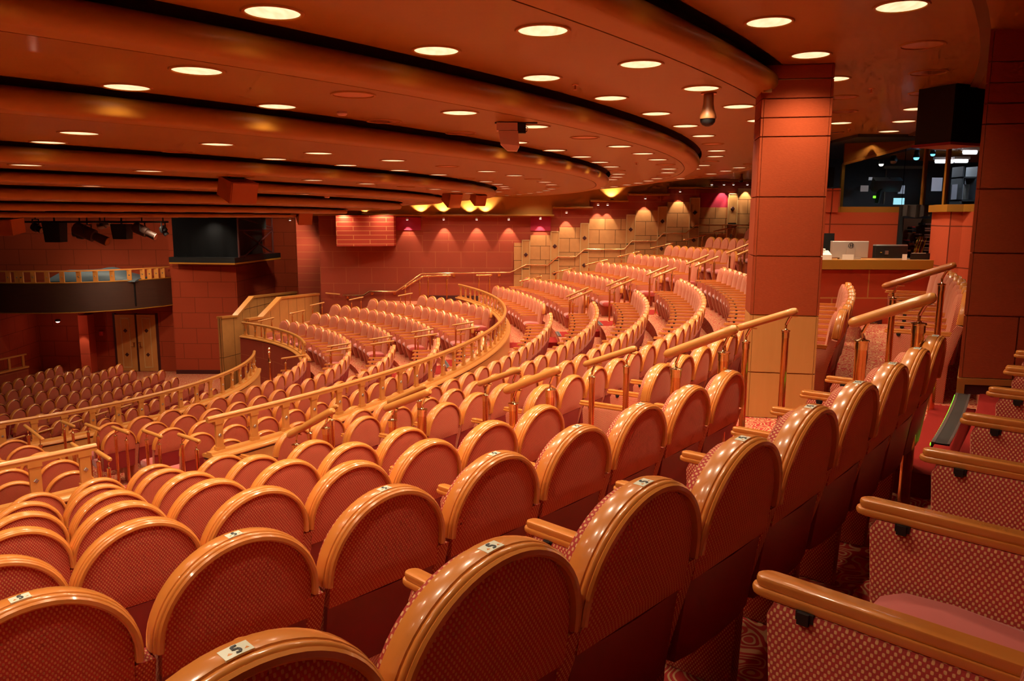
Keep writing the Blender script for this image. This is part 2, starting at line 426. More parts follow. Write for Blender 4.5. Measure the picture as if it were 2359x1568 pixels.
# ---------------------------------------------------------------- theatre seat
AC = .755; AR = .25
def shear(z): return (z-1.03)*.13
def pillow(zs, wf, yb, yf, bulge_b, bulge_f, nx=8):
    """closed cushion: zs heights, wf half width, yb back plane, yf front plane"""
    mb = MB(); rings = []
    for z in zs:
        w0 = wf(z); k = (z-zs[0])/(zs[-1]-zs[0]); ed = min(1, 6*k, 6*(1-k))**.5 if 0 < k < 1 else 0
        r = []
        for i in range(nx+1):
            t = -1+2*i/nx; b = (1-abs(t)**3)*ed; r.append((w0*t, shear(z)+yb+bulge_b*b, z))
        for i in range(nx, -1, -1):
            t = -1+2*i/nx; b = (1-abs(t)**3)*ed; r.append((w0*t, shear(z)+yf-bulge_f*b, z))
        rings.append(r)
    return mb.loft(rings)
def arcw(w0):
    return lambda z: w0 if z < AC else math.sqrt(max(1e-5, w0*w0-(z-AC)**2))
def zlist(a, top, n1, n2, w0):
    return [a+(AC-a)*i/n1 for i in range(n1)] + [AC+w0*S(PI/2*i/n2) for i in range(n2)] + [AC+w0*.9995]
def seat_parts(lo=False):
    P = {}
    n = 10 if lo else 30
    prof = [(.000, -.044), (.014, -.047), (.024, -.040), (.0285, -.022), (.0295, .004), (.0275, .0125), (.0235, .0150), (.0262, .0185), (.0262, .0250), (.0225, .0300), (.0195, .0315), (.0210, .0350), (.0165, .0420), (.0060, .0440), (.000, .0380)]
    if lo: prof = [prof[i] for i in (0, 2, 4, 8, 13)]
    rings = []
    path = [(-AR, .738, PI)] + [(AR*C_(PI-PI*i/n), AC+AR*S(PI-PI*i/n), PI-PI*i/n) for i in range(n+1)] + [(AR, .738, 0)]
    for x, z, t in path:
        rings.append([(x+r*C_(t), shear(z)+y, z+r*S(t)) for r, y in prof])
    P['wood_arch'] = (MB().loft(rings), 'trim')
    nz = 4 if lo else 10; nx = 4 if lo else 8
    P['back_panel'] = (pillow(zlist(.645, 0, 2, nz, .250), arcw(.250), .020, -.01, .018, 0, nx), 'fabric_back')
    kz = [.36, .40, .52, .63, .643]
    mb = MB(); mb.loft([[(-.246, shear(z)+.004, z), (-.15, shear(z)+.020, z), (0, shear(z)+.024, z), (.15, shear(z)+.020, z), (.246, shear(z)+.004, z), (.246, shear(z)-.016, z), (-.246, shear(z)-.016, z)] for z in kz])
    P['kick_panel'] = (mb, 'kick')
    P['backrest'] = (pillow(zlist(.40, 0, 3, nz, .244), arcw(.244), -.012, -.080, 0, .032, nx), 'fabric')
    poly = [(-.10, .345), (-.30, .335), (-.48, .34), (-.555, .355), (-.585, .40), (-.575, .445), (-.53, .468), (-.42, .478), (-.25, .462), (-.10, .45)]
    P['seat'] = (MB().prism(poly, -.236, .236, .028), 'velour')
    poly = [(-.615, .629), (-.630, .595), (-.615, .40), (-.57, .22), (-.52, .07), (-.50, .0), (-.13, .0), (-.115, .36), (-.055, .58), (-.018, .722), (-.075, .735), (-.10, .69), (-.115, .630)]
    P['side_panel'] = (MB().prism(poly, -.034, .034, .014), 'fabric')
    def slab(w0, z0, z1, y0, y1, mb):
        m_ = 5 if lo else 9; pts = []
        for i in range(m_): t = PI + PI*i/(m_-1); pts.append((w0*C_(t), y0+w0+w0*S(t)))
        pts += [(w0, y1), (-w0, y1)]
        e = .006
        mb.prism(pts, z0, z1, e, 0, 'z')
    mb = MB(); slab(.031, .629, .647, -.672, -.085, mb); slab(.025, .6475, .668, -.664, -.085, mb)
    P['armrest'] = (mb, 'trim')
    if not lo:
        mb = MB(); mb.box((-.036, -.565, .612), (.036, -.53, .630)); mb.box((-.042, -.56, .606), (-.034, -.537, .630)); mb.box((.034, -.56, .606), (.042, -.537, .630))
        P['arm_clip'] = (mb, 'black')
    return P
def place_part(name, mb, mat, parent, dx=0):
    o = mb.build(name, mat, parent, smooth=40); o.location = (dx, 0, 0); return o
PARTS = seat_parts(); LOPARTS = seat_parts(True)
def make_seat(both=False, plate=False):
    e = empty('theatre_seat', (0, 0, 0))
    for n_, (mb, mt) in PARTS.items():
        if n_ in ('side_panel', 'armrest', 'arm_clip'): continue
        place_part(n_, mb, mt, e)
    for sx in ((-1, 1) if both else (-1,)):
        sp = place_part('side_panel', *PARTS['side_panel'], e, sx*.28)
        ar = place_part('armrest', *PARTS['armrest'], e, sx*.28)
        cl = place_part('arm_clip', *PARTS['arm_clip'], ar)
    if plate:
        pm = MB(); tt = [PI/2-.145, PI/2-.06, PI/2+.025]
        rr = AR+.0295
        for a, b in ((0, 1), (1, 2)):
            q = [(rr*C_(tt[a]), AC+rr*S(tt[a])), (rr*C_(tt[b]), AC+rr*S(tt[b]))]
            pm.add([(q[0][0], -.022+shear(1.03), q[0][1]), (q[1][0], -.022+shear(1.03), q[1][1]), (q[1][0], .010+shear(1.03), q[1][1]), (q[0][0], .010+shear(1.03), q[0][1]),
                    (q[0][0], -.022+shear(1.03), q[0][1]-.004), (q[1][0], -.022+shear(1.03), q[1][1]-.004), (q[1][0], .010+shear(1.03), q[1][1]-.004), (q[0][0], .010+shear(1.03), q[0][1]-.004)],
                   [(0, 1, 2, 3), (4, 7, 6, 5), (0, 4, 5, 1), (1, 5, 6, 2), (2, 6, 7, 3), (3, 7, 4, 0)])
        pl = pm.build('number_plate', 'sticker', e)
        fm = MB()   # the figure 5
        def stroke(pts, w_=.0022):
            for (x0, y0), (x1, y1) in zip(pts, pts[1:]):
                dx, dy = x1-x0, y1-y0; L = math.hypot(dx, dy); nx_, ny_ = -dy/L*w_, dx/L*w_
                vs = [(x0+nx_, y0+ny_), (x1+nx_, y1+ny_), (x1-nx_, y1-ny_), (x0-nx_, y0-ny_)]
                zt = lambda x: AC+math.sqrt(max(0, (rr+.0012)**2-x*x))
                fm.add([(a, b, zt(a)) for a, b in vs]+[(a, b, zt(a)-.0008) for a, b in vs], [(0, 1, 2, 3), (4, 7, 6, 5), (0, 4, 5, 1), (1, 5, 6, 2), (2, 6, 7, 3), (3, 7, 4, 0)])
        k_ = [(-.5, -1), (.5, -1), (.5, -.05), (-.1, -.2), (-.5, .2), (-.5, .7), (-.1, 1), (.5, .85)]
        stroke([(.016+.0085*a, -.006+shear(1.03)+.0105*b) for a, b in k_])
        fm.build('figure', 'ink', pl)
    return e
seat_list = []    # (C, R, phi, z, both, plate, label, group)
def seat_row(C, R, z, phis, rowname, blockname, group, plate=False):
    for i, p in enumerate(phis):
        P = pol(C, R, p, z)
        if C is C3:
            _q = project((P.x, P.y, P.z+.8))
            if _q is None or _q[0] < -45: continue
        seat_list.append((P, p, i == 0, plate, 'red theatre seat, %s from the %s, %s' % (ORD[i], blockname, rowname), group, i))
def rng(a, b, R, sgn, st=None):
    st = (st or math.degrees(.56/R))*sgn; out = []; p = a
    while (p <= b if sgn > 0 else p >= b): out.append(p); p += st
    return out
ROWN = ['front', 'second', 'third', 'fourth', 'fifth', 'sixth', 'seventh', 'eighth']
near0 = {0: 129.0, 1: 128.74, 2: 128.28, 3: 128.26, 4: 127.76, 5: 126.70, 6: 126.21, 7: 126.61}
STEP = {0: 1.50, 1: 1.42, 2: 1.365, 3: 1.236, 4: 1.235, 5: 1.243, 6: 1.1325, 7: 1.22}
mid0 = {0: 124.2, 1: 124.1, 2: 124.03, 3: 123.74, 4: 123.44, 5: 117.9, 6: 119.3}
far0 = {0: 67.6, 1: 68.33, 2: 71.0, 3: 71.95, 4: 72.6, 5: 74.1, 6: 76.0, 7: 77.6}
for k in range(0, 8):
    rn = 'upper tier %s row' % ROWN[k]
    hi = 133.95 if k == 7 else 141.5
    seat_row(C1, RU(k), ZU(k), rng(near0[k], hi, RU(k), 1, STEP[k]), rn+', near block', 'column aisle', 'seats of the upper tier, near block', plate=k in (5, 6))
    if k in mid0: seat_row(C1, RU(k), ZU(k), rng(mid0[k], 90.2 if k < 5 else 110.2 if k == 6 else 109, RU(k), -1), rn+', middle block', 'column aisle', 'seats of the upper tier, middle block')
    seat_row(C1, RU(k), ZU(k), rng(far0[k], 86.1 if k else 85.0, RU(k), 1), rn, 'far side wall', 'seats of the upper tier, far block')
mfar = {2: (39.6, 74.2), 3: (40.5, 74.0), 4: (38.6, 74.2), 5: (41.9, 74.6), 6: (48.0, 66.5)}
mend = {1: 131.2, 2: 131.8, 3: 131.2, 4: 131.2, 5: 131.3}
mst = {1: 81.8, 2: 82.7, 3: 83.1, 4: 82.8, 5: 82.8}
for i in range(1, 7):
    rn = 'middle tier %s row' % ROWN[i-1]
    R = RM(i)
    if i in mst:
        ph = rng(mst[i], mend[i], R*1.0-.12, 1)
        seat_row(C2, R, ZM(i), ph, rn, 'far aisle', 'seats of the middle tier, curved block')
        seat_row(C2, R, ZM(i), rng(138.3 if i < 5 else 138.8, 150, R, 1), rn, 'brass railed aisle', 'seats of the middle tier, near block')
    if i in mfar: seat_row(C2, R, ZM(i), rng(mfar[i][0], mfar[i][1], R-.15, 1), rn, 'parapet end', 'seats of the middle tier, far wing')
lst = {0: (88.74, 97), 1: (88.84, 98.5), 2: (88.2, 100), 3: (90.18, 101), 4: (90.17, 102), 5: (92.14, 103), 6: (92.6, 103), 7: (94.6, 102)}
for j, (a, b) in lst.items():
    seat_row(C3, RL(j), ZL, rng(a, b, RL(j), 1), 'lowest floor %s row' % ROWN[j], 'exit doors end', 'seats on the lowest floor')
# the 300 that show largest are single things; the far rest is one object
cand = []
for s in seat_list:
    P = s[0]; q = project((P.x, P.y, P.z+.8))
    u, v, z = q or (0, 0, .5)
    if q is None and s[1] < 125: continue
    inside = -250 < u < 2600 and -200 < v < 1900 or s[0].z > ZU(7)+EYE-.01 and s[1] > 125
    if not inside: continue
    cand.append((z, s))
cand.sort(key=lambda c: c[0])
cand = [c for c in cand if c[0] != 999]
protos = {(b, p): make_seat(b, p) for b in (False, True) for p in (False, True)}
used = set()
for z, s in cand[:300]:
    P, phi, first, plate, lab, grp, idx = s
    both = first or idx == 0
    # the end seat of a block carries a panel on its aisle side as well
    e = protos[(both, plate)]
    o = copy_tree(e) if (both, plate) in used else e
    used.add((both, plate))
    o.location = P; o.rotation_euler = (0, 0, -R_(phi))
    tag(o, lab, 'theatre seat', grp)
for k_, e in protos.items():
    if k_ not in used:
        for c in children(e): 
            for d in children(c): bpy.data.objects.remove(d)
            bpy.data.objects.remove(c)
        bpy.data.objects.remove(e)
if len(cand) > 300:
    mats = ['trim', 'fabric_back', 'kick', 'fabric', 'velour']
    big = MB()
    for z, s in cand[300:]:
        P, phi, first = s[0], s[1], s[2]; ca, sa = C_(-R_(phi)), S(-R_(phi))
        for n_, (mb, mt) in LOPARTS.items():
            for dx in ((-.28, .28) if (n_ in ('side_panel', 'armrest') and first) else (-.28,) if n_ in ('side_panel', 'armrest') else (0,)):
                big.add([(P.x+(x+dx)*ca-y*sa, P.y+(x+dx)*sa+y*ca, P.z+z_) for x, y, z_ in mb.v], mb.f, mats.index(mt))
    o = big.build('distant_theatre_seats', mats, smooth=40)
    tag(o, 'the many small red theatre seats in the farthest blocks by the side wall and doors', 'theatre seats', None, 'stuff')

if 0:
    for i, a in enumerate(seat_list):
        for b in seat_list[i+1:]:
            if (a[0]-b[0]).length < .48: print('CLOSE', a[4], '|', b[4], round((a[0]-b[0]).length, 2))
# ---------------------------------------------------------------- curved balustrades in front of the tiers
def diamond(mb, c, t, up, s, depth, n):
    """thin square on its corner: centre c, tangent t, up, outward n"""
    c, t, up, n = Vector(c), Vector(t), Vector(up), Vector(n)
    a = [c+t*s, c+up*s, c-t*s, c-up*s]
    mb.loft([[p for p in a], [p+n*depth*.6 for p in a], [c+(p-c)*.8+n*depth for p in a]])
def balustrade(C, R, p0, p1, zt, zc, zb, bstep, label, wallmat='panel', inner='redwall_dark', zin=None, bw=.05, post=True, bofs=.5, side=1, zbi=None):
    mid = (p0+p1)/2; root = empty('curved_balustrade', pol(C, R, mid, zb))
    root.matrix_world = Matrix.Translation(root.location)
    off = root.location.copy()
    def fin(mb, name, mat, par=root, sm=40):
        mb.v = [(x-off.x, y-off.y, z-off.z) for x, y, z in mb.v]
        return mb.build(name, mat, par, smooth=sm)
    tag(root, label, 'balustrade')
    hr = MB(); sweep(hr, C, [(R+.036*C_(t), zt-.03+.03*S(t)) for t in (2*PI*q/10 for q in range(10))], p0, p1, .8)
    sweep(hr, C, [(R-.028, zt-.078), (R+.028, zt-.078), (R+.028, zt-.05), (R-.028, zt-.05)], p0, p1, .8)
    fin(hr, 'handrail', 'rail')
    cp = MB(); sweep(cp, C, [(R-.14, zc-.05), (R-.155, zc-.03), (R-.145, zc-.008), (R-.12, zc), (R+.12, zc), (R+.145, zc-.008), (R+.155, zc-.03), (R+.14, zc-.05)], p0, p1, .8)
    sweep(cp, C, [(R-.06, zc), (R+.06, zc), (R+.05, zc+.03), (R-.05, zc+.03)], p0, p1, .8)
    fin(cp, 'cap_rail', 'rail')
    gr = MB(); sweep(gr, C, [(R-.115, zc-.075), (R+.115, zc-.075), (R+.115, zc-.05), (R-.115, zc-.05)], p0, p1, .8); fin(gr, 'shadow_gap', 'darkbase')
    wl = MB(); sweep(wl, C, [(R+.0, zb), (R+.12, zb), (R+.12, zc-.075), (R+.0, zc-.075)], p0, p1, .8); fin(wl, 'outer_panel', wallmat)
    wi = MB(); sweep(wi, C, [(R-.12, zbi if zbi is not None else zb), (R-.005, zbi if zbi is not None else zb), (R-.005, zc-.075), (R-.12, zc-.075)], p0, p1, .8); fin(wi, 'inner_panel', inner)
    n = int(abs(p1-p0)/bstep)
    for i in range(min(n+1, 99)):
        p = p0+bofs*bstep+bstep*i
        if p > p1-.15: break
        b = MB(); P0 = pol(C, R, p, zc+.03); a = R_(p); t = Vector((C_(a), -S(a), 0)); o_ = Vector((S(a), C_(a), 0)); hgt = zt-.078-zc-.03
        for z0, z1, wd, dd in ((0, .045, bw*1.25, .028), (.045, hgt-.045, bw, .018), (hgt-.045, hgt, bw*1.25, .028)):
            vs = [P0+t*(sx*wd)+o_*(sy*dd)+Vector((0, 0, z)) for z in (z0, z1) for sx, sy in ((-1, -1), (1, -1), (1, 1), (-1, 1))]
            b.add(vs, [(0, 3, 2, 1), (4, 5, 6, 7), (0, 1, 5, 4), (1, 2, 6, 5), (2, 3, 7, 6), (3, 0, 4, 7)])
        bo = fin(b, 'baluster', 'rail', root, None)
        d = MB()
        for sgn in (1, -1): diamond(d, P0+Vector((0, 0, hgt*.5))+o_*(sgn*.018), t, (0, 0, 1), .026, .012, o_*sgn)
        d.v = [(x-off.x, y-off.y, z-off.z) for x, y, z in d.v]
        do = d.build('diamond_boss', 'steel', bo, smooth=None)
    return root
balustrade(C1, 19.80, 65.3, 125.2, -2.48, -2.97, ZM(1)-.1, 1.55, 'long curved wooden balustrade with diamond balusters between upper and middle tier', zbi=ZM(1)-.1, bofs=.35, inner='redwall')
balustrade(C1, 19.86, 129.2, 150, -2.48, -2.97, ZM(1)-.1, 1.42, 'short wooden balustrade end left of the aisle gap, two balusters near a seat block', bofs=.26, bw=.055)
balustrade(C2, 7.06, 72.6, 150, -3.53, -4.02, ZL, 4.0, 'lower curved wooden balustrade above the seats on the lowest floor', bofs=.3)
balustrade(C2, 8.37, 35.0, 72.2, -3.40, -3.86, ZL, 3.9, 'curved wooden balustrade above a red wall beside the stair parapets', wallmat='redwall', inner='redwall', bofs=.25)

# ---------------------------------------------------------------- brass and wood handrails of the aisles
def handrail(a, b, zf_a, zf_b, label, group, r=.028, mat='rail', pr=.026):
    label = label
    """a, b: ends of the wooden rail (world); zf: floor heights under its two posts"""
    a, b = Vector(a), Vector(b); L = (b-a).length; d = (b-a).normalized()
    mid = (a+b)/2; root = empty('aisle_handrail', (mid.x, mid.y, min(zf_a, zf_b)))
    off = root.location.copy(); tag(root, label, 'handrail', group)
    sub = lambda mb: setattr(mb, 'v', [(x-off.x, y-off.y, z-off.z) for x, y, z in mb.v]) or mb
    rl = MB(); rl.tube([a, a+d*.012, a+d*.03]+[a+d*(L*q/6) for q in range(1, 6)]+[b-d*.03, b-d*.012, b], [r*.55, r*.85, r]+[r]*5+[r, r*.85, r*.55], 14)
    sub(rl).build('rail', mat, root)
    for t_, zf in ((.17, zf_a), (.83, zf_b)):
        c = a+d*L*t_; top = c.z-.13
        po = MB(); po.lathe([(pr, zf-0+0), (pr, top-.0)], (c.x, c.y, 0), 14)
        po.lathe([(pr*1.9, zf), (pr*1.9, zf+.008), (pr*1.05, zf+.02)], (c.x, c.y, 0), 16)
        pobj = sub(po).build('post', 'brass', root)
        cp = MB(); cp.lathe([(pr*1.12, top-.05), (pr*1.12, top-.006), (pr*1.3, top-.002), (pr*1.3, top+.006), (pr*.5, top+.012), (pr*.3, top+.02)], (c.x, c.y, 0), 16)
        sub(cp).build('cap', 'goldcap', pobj)
        bk = MB(); bk.tube([(c.x, c.y, top), (c.x, c.y, top+.05), Vector((c.x, c.y, c.z-.045))+d*.02, Vector((c.x, c.y, c.z-.028))+d*.035], .010, 8)
        bk.obox(Vector((c.x, c.y, c.z-.030))+d*.035, .045, .012, .003, math.atan2(d.y, d.x), rx=0)
        sub(bk).build('bracket', 'goldcap', pobj)
    return root
NR = {2: (127.3, -.87, -.19, .83, 1.19), 3: (127.1, -.74, -.20, .97, 1.20), 4: (126.8, -.66, -.14, .965, 1.205), 5: (126.6, -.48, .02, 1.075, 1.305), 6: (126.4, -.46, -.01, 1.07, 1.265)}
FR = {1: (125.0, -.61, -.05, .906, 1.216), 2: (125.0, -.43, .09, 1.05, 1.29), 3: (125.0, -.40, .08, 1.08, 1.28), 4: (125.0, -.41, .07, 1.085, 1.275), 5: (124.6, -.31, .13, 1.17, 1.34), 6: (122.0, -.62, -.10, 1.135, 1.34)}
for k in range(1, 7):
    for tb, sd in ((NR, 'near'), (FR, 'far')):
        if k not in tb: continue
        p, a_, b_, z0_, z1_ = tb[k]; nr = sd == 'near'
        handrail(pol(C1, RU(k)+a_, p, ZU(k)+z0_), pol(C1, RU(k)+b_, p, ZU(k)+z1_), ZU(k)+EYE-.15, ZU(k)+EYE-(.15 if k == 6 and not nr else 0), 'brass-posted wooden handrail, %s side of the column aisle, upper tier %s row' % (sd, ROWN[k]), 'handrails of the column aisle', r=.033 if nr else .028, pr=.034 if nr else .025, mat='railwood_dark' if (k == 6 and not nr) else 'rail')
for k in range(1, 7):
    z = ZU(k)
    for p, sd in ((A2[0]-.25, 'near'), (A2[1]+.25, 'far')):
        handrail(pol(C1, RU(k)-.62, p, z+1.0), pol(C1, RU(k)+.02, p, z+1.27), ZU(k)+EYE, ZU(k)+EYE, 'small distant handrail, %s side of the second aisle, upper tier %s row' % (sd, ROWN[k]), 'handrails of the second aisle')
for i in range(1, 6):
    z = ZM(i)
    for p, sd in ((80.6, 'near'), (76.0, 'far')):
        if i == 1 and sd == 'far': continue
        handrail(pol(C2, RM(i)-.62, p, z+.98), pol(C2, RM(i)+.0, p, z+1.06), ZM(i)+EYE, ZM(i)+EYE, 'small brass handrail on the %s side of the middle tier aisle, %s row' % (sd, ROWN[i-1]), 'handrails of the middle tier aisle', r=.024, pr=.022)
    for p, sd in ((136.9, 'near'), (132.1, 'far')):
        if sd == 'near' and i in (1, 3): continue
        handrail(pol(C2, RM(i)-.62-(.6 if i == 2 and sd == 'near' else 0), p, z+1.06), pol(C2, RM(i)+.0, p, z+1.08), ZM(i)+EYE, ZM(i)+EYE, 'brass-posted handrail, %s side of the aisle behind the short balustrade, %s row' % (sd, ROWN[i-1]), 'handrails of the lower foreground aisle', r=.026, pr=.022)
for i in range(2, 7):      # by the stair parapets
    z = ZM(i); p = {2: 35.8, 3: 37.0, 4: 35.4, 5: 39.2, 6: 45.3}[i]
    handrail(pol(C2, RM(i)-.66, p, z+.98), pol(C2, RM(i)+.0, p, z+1.04), ZM(i)+EYE, ZM(i)+EYE, 'short brass handrail beside the stair parapet, %s row of middle tier' % ROWN[i-1], 'handrails beside the stair parapets', r=.022, pr=.02)
lowr = [((11,1017),(58,1003)),((82,998),(123,986)),((148,981),(190,966)),((210,960),(249,947)),((267,942),(303,931)),((320,924),(352,914)),((368,909),(393,901))]
for q, (p, p2) in enumerate(lowr):
    handrail(H(*p, -5.42), H(*p2, -5.42), ZL+EYE, ZL+EYE, 'short wooden aisle rail on the lowest floor, %s from the foreground' % ORD[q], 'aisle rails on the lowest floor', r=.024, pr=.02)
# the tall turned brass post at the stair opening
def turned_post(P, h, label):
    e = empty('brass_post', P); tag(e, label, 'post', 'turned brass posts')
    m_ = MB(); m_.lathe([(.06, 0), (.06, .02), (.03, .04), (.03, h*.55)], n=14)
    m_.build('shaft', 'brass', e)
    m_ = MB(); m_.lathe([(.04, h*.55), (.045, h*.57), (.03, h*.6), (.026, h*.8), (.045, h*.83), (.045, h*.86), (.022, h*.89), (.035, h*.93), (.045, h*.97), (.02, h)], n=14); m_.build('finial', 'goldcap', e)
turned_post(H(609, 877, ZL+1.05), 1.05, 'tall turned brass post beside the end of the lower balustrade') if False else turned_post(pol(C2, 7.45, 69, -4.5), .95, 'tall turned brass post in the stair opening beside the red wall')

# ---------------------------------------------------------------- far side wall
def wall_piece(name, u0, u1, v0, v1, y, mat, th=.3, z0=None, z1=None):
    a = W(u0, v0, y); b = W(u1, v1, y)
    zt = a.z if z1 is None else z1+EYE; zb = b.z if z0 is None else z0+EYE
    mb = MB(); mb.box((a.x, y, zb), (b.x, y+th, zt)); o = mb.build(name, mat, smooth=None); return struct(o)
def xz(u, v, y=YW): p = W(u, v, y); return p.x, p.z
X = lambda u, y=YW: W(u, 550, y).x
Z = lambda v, y=YW, u=1180: W(u, v, y).z
LOWZ = ZL+EYE
mb = MB(); mb.box((X(735), YW, LOWZ), (X(975), YW+.3, Z(497))); struct(mb.build('wall_far', 'redwall', smooth=None))
mb = MB(); mb.box((X(975), YW, LOWZ), (X(1204), YW+.3, Z(560))); mb.box((X(1204), YW, LOWZ), (13, YW+.3, Z(640))); struct(mb.build('wall_far', 'redwall', smooth=None))
mb = MB(); mb.box((X(975), YW, Z(560)), (X(1204), YW+.3, Z(497))); struct(mb.build('wall_far', 'redwall_small', smooth=None))
# red wall above the wood panelling follows the stepped ledge
LEDGE = [(640, 1275, 497), (1272, 1363, 478.5), (1357, 1443, 463), (1443, 1536, 448), (1534, 1645, 432), (1632, 1790, 415), (1785, 2100, 400)]
mb = MB()
for (u0, u1, v), nx in zip(LEDGE[1:], LEDGE[2:]+[None]):
    mb.box((X(u0), YW, Z(640)), (X(nx[0]) if nx else X(u1), YW+.3, Z(v)))
mb.box((X(1204), YW, Z(640)), (X(1272), YW+.3, Z(497)))
struct(mb.build('wall_far', 'redwall_small', smooth=None))
for i, (u0, u1, v) in enumerate(LEDGE):
    mb = MB(); a = X(u0); b = X(u1); z = Z(v)
    mb.prism([(YW-.30, z-.02), (YW-.33, z+.01), (YW-.32, z+.05), (YW-.26, z+.06), (YW+.0, z+.06), (YW+.0, z-.02)], a, b, 0)
    struct(mb.build('trim_%d' % (10+i), 'bull', smooth=None))
mb = MB(); mb.box((X(560), YW+.02, Z(497)), (13, YW+.3, 1.6+EYE)); struct(mb.build('wall_cove', 'fascia', smooth=None))
mb = MB(); mb.box((X(975), YW-.02, Z(692)), (X(1180), YW, Z(681))); struct(mb.build('baseboard_far', 'darkbase', smooth=None))
# beige wood panelling and pilasters with diamonds
BL = [('b',1184,1202,559), ('p',1202,1221,552), ('b',1221,1268,541), ('p',1268,1288,532), ('b',1288,1336,523), ('p',1336,1356,513), ('b',1356,1441,503), ('p',1441,1462,493), ('b',1462,1513,483.5), ('p',1513,1534,474), ('b',1534,1585,464), ('p',1585,1608,453.6), ('b',1608,1672,476), ('p',1672,1694,444), ('b',1694,1800,432), ('p',1800,1824,424), ('b',1824,1980,412)]
pn = 0; bn = 0
for kd, u0, u1, v in BL:
    x0, x1 = X(u0), X(u1); zt = Z(v); zb = Z(v)-4.2 if kd == 'b' else Z(v)-4.25
    zb = max(zb, LOWZ+1.4)
    if kd == 'b':
        e = empty('wall_panelling', (x0, YW, zb)); o = MB().box((0, -.05, 0), (x1-x0, 0, zt-zb)).build('wall_panelling_board', 'woodtile', e, smooth=None)
        tag(e, 'beige wood wall panelling with dark joints, %s bay from the balustrade end' % ORD[bn], 'wall panelling', 'stepped beige wall panelling'); bn += 1; o.name = 'board'
    else:
        e = empty('pilaster', (x0, YW, zb)); w_ = x1-x0; h_ = zt-zb
        MB().box((0, -.10, 0), (w_, -.001, h_)).build('shaft', 'pale', e, smooth=None)
        m_ = MB()
        for a, b in (((0, -.115, 0), (.025, -.10, h_)), ((w_-.025, -.115, 0), (w_, -.10, h_)), ((0, -.115, h_-.03), (w_, -.10, h_))): m_.box(a, b)
        m_.build('border', 'palelight', e, smooth=None)
        for dz in (.57, 1.62, 2.2+.5):
            d = MB(); diamond(d, (w_/2, -.10, h_-dz), (1, 0, 0), (0, 0, 1), .085, .03, (0, -1, 0)); d.build('diamond', 'darkbase', e, smooth=None)
        MB().box((.02, -.104, h_-1.14), (w_-.02, -.099, h_-1.11)).build('slot', 'black', e, smooth=None)
        tag(e, 'pale wood pilaster with dark diamonds, %s from the balustrade end' % ORD[pn], 'pilaster', 'stepped pilasters on the side wall'); pn += 1
for q, (u0, u1, v0, v1) in enumerate(((1222, 1268, 498, 531), (1608, 1672, 443, 476), (908, 970, 501, 531))):
    e = MB().box((0, -.03, 0), (X(u1)-X(u0), -.001, Z(v0)-Z(v1))).build('fabric_panel', 'magenta', None, smooth=None); e.location = (X(u0), YW, Z(v1))
    tag(e, ('magenta fabric panel above the second wood bay', 'magenta fabric panel high beside the top pilaster', 'magenta fabric panel beside the hanging striped box')[q], 'wall panel')
# hanging striped box on the wall
x0, x1 = X(775, YW-1), X(907, YW-.6); z1, z0 = Z(497, YW-.8), Z(568, YW-.8)
mb = MB(); mb.add([(x0, YW-1.0, z0), (x1, YW-.5, z0), (x1, YW, z0), (x0, YW, z0), (x0, YW-1.0, z1), (x1, YW-.5, z1), (x1, YW, z1), (x0, YW, z1)], [(0,3,2,1),(4,5,6,7),(0,1,5,4),(1,2,6,5),(2,3,7,6),(3,0,4,7)])
tag(mb.build('wall_box', tiles('striped_box', (.52, .07, .04), (.75, .30, .12), 1.2, .165, .012, .5), smooth=None), 'striped red projecting box high on the side wall', 'wall box')
# brass rail along the side wall, climbing with the rows
def wall_rail():
    y = YW-.12
    e = empty('stair_rail', (W(1180, 627, y).x, YW, W(1180, 627, y).z)); off = e.location.copy(); tag(e, 'long brass handrail climbing in steps along the side wall', 'handrail')
    pts = [(789, 680), (837, 680), (850, 671), (912, 671), (971, 630), (1175, 627), (1181, 625), (1213, 609), (1262, 610), (1284, 591), (1326, 591), (1347, 574), (1438, 574), (1455, 555), (1510, 555), (1528, 537), (1580, 537), (1603, 518), (1745, 518), (1760, 506), (1830, 500)]
    P = [W(u, v, y) for u, v in pts]
    m_ = MB(); m_.tube(P, .032, 8); m_.v = [(a-off.x, b-off.y, c-off.z) for a, b, c in m_.v]; m_.build('rail', 'goldcap', e)
    for u, v in ((800, 680), (856, 671), (908, 671), (1045, 629), (1150, 628), (1225, 609), (1256, 610), (1322, 591), (1386, 574), (1425, 574), (1500, 555), (1572, 537), (1665, 518), (1725, 518)):
        q = W(u, v, y); m_ = MB(); m_.tube([q, q+Vector((0, .02, -.09)), q+Vector((0, .10, -.10))], .012, 6); m_.lathe([(.05, 0), (.05, .012)], (0, 0, 0), 10)
        m_ = MB(); m_.tube([q, q+Vector((0, .02, -.09)), q+Vector((0, .115, -.10))], .012, 6); m_.obox(q+Vector((0, .11, -.10)), .05, .008, .05)
        m_.v = [(a-off.x, b-off.y, c-off.z) for a, b, c in m_.v]; m_.build('bracket', 'brass', e)
    e2 = empty('stair_rail', W(751, 675, y)); off2 = e2.location.copy(); tag(e2, 'short wooden handrail on the side wall beside the parapet', 'handrail')
    m_ = MB(); m_.tube([W(750, 675, y), W(783, 678, y)], .03, 8); m_.v = [(a-off2.x, b-off2.y, c-off2.z) for a, b, c in m_.v]; m_.build('rail', 'rail', e2)
    for u in (758, 776):
        q = W(u, 677, y); m_ = MB(); m_.tube([q, q+Vector((0, .115, -.08))], .012, 6); m_.v = [(a-off2.x, b-off2.y, c-off2.z) for a, b, c in m_.v]; m_.build('bracket', 'brass', e2)
wall_rail()
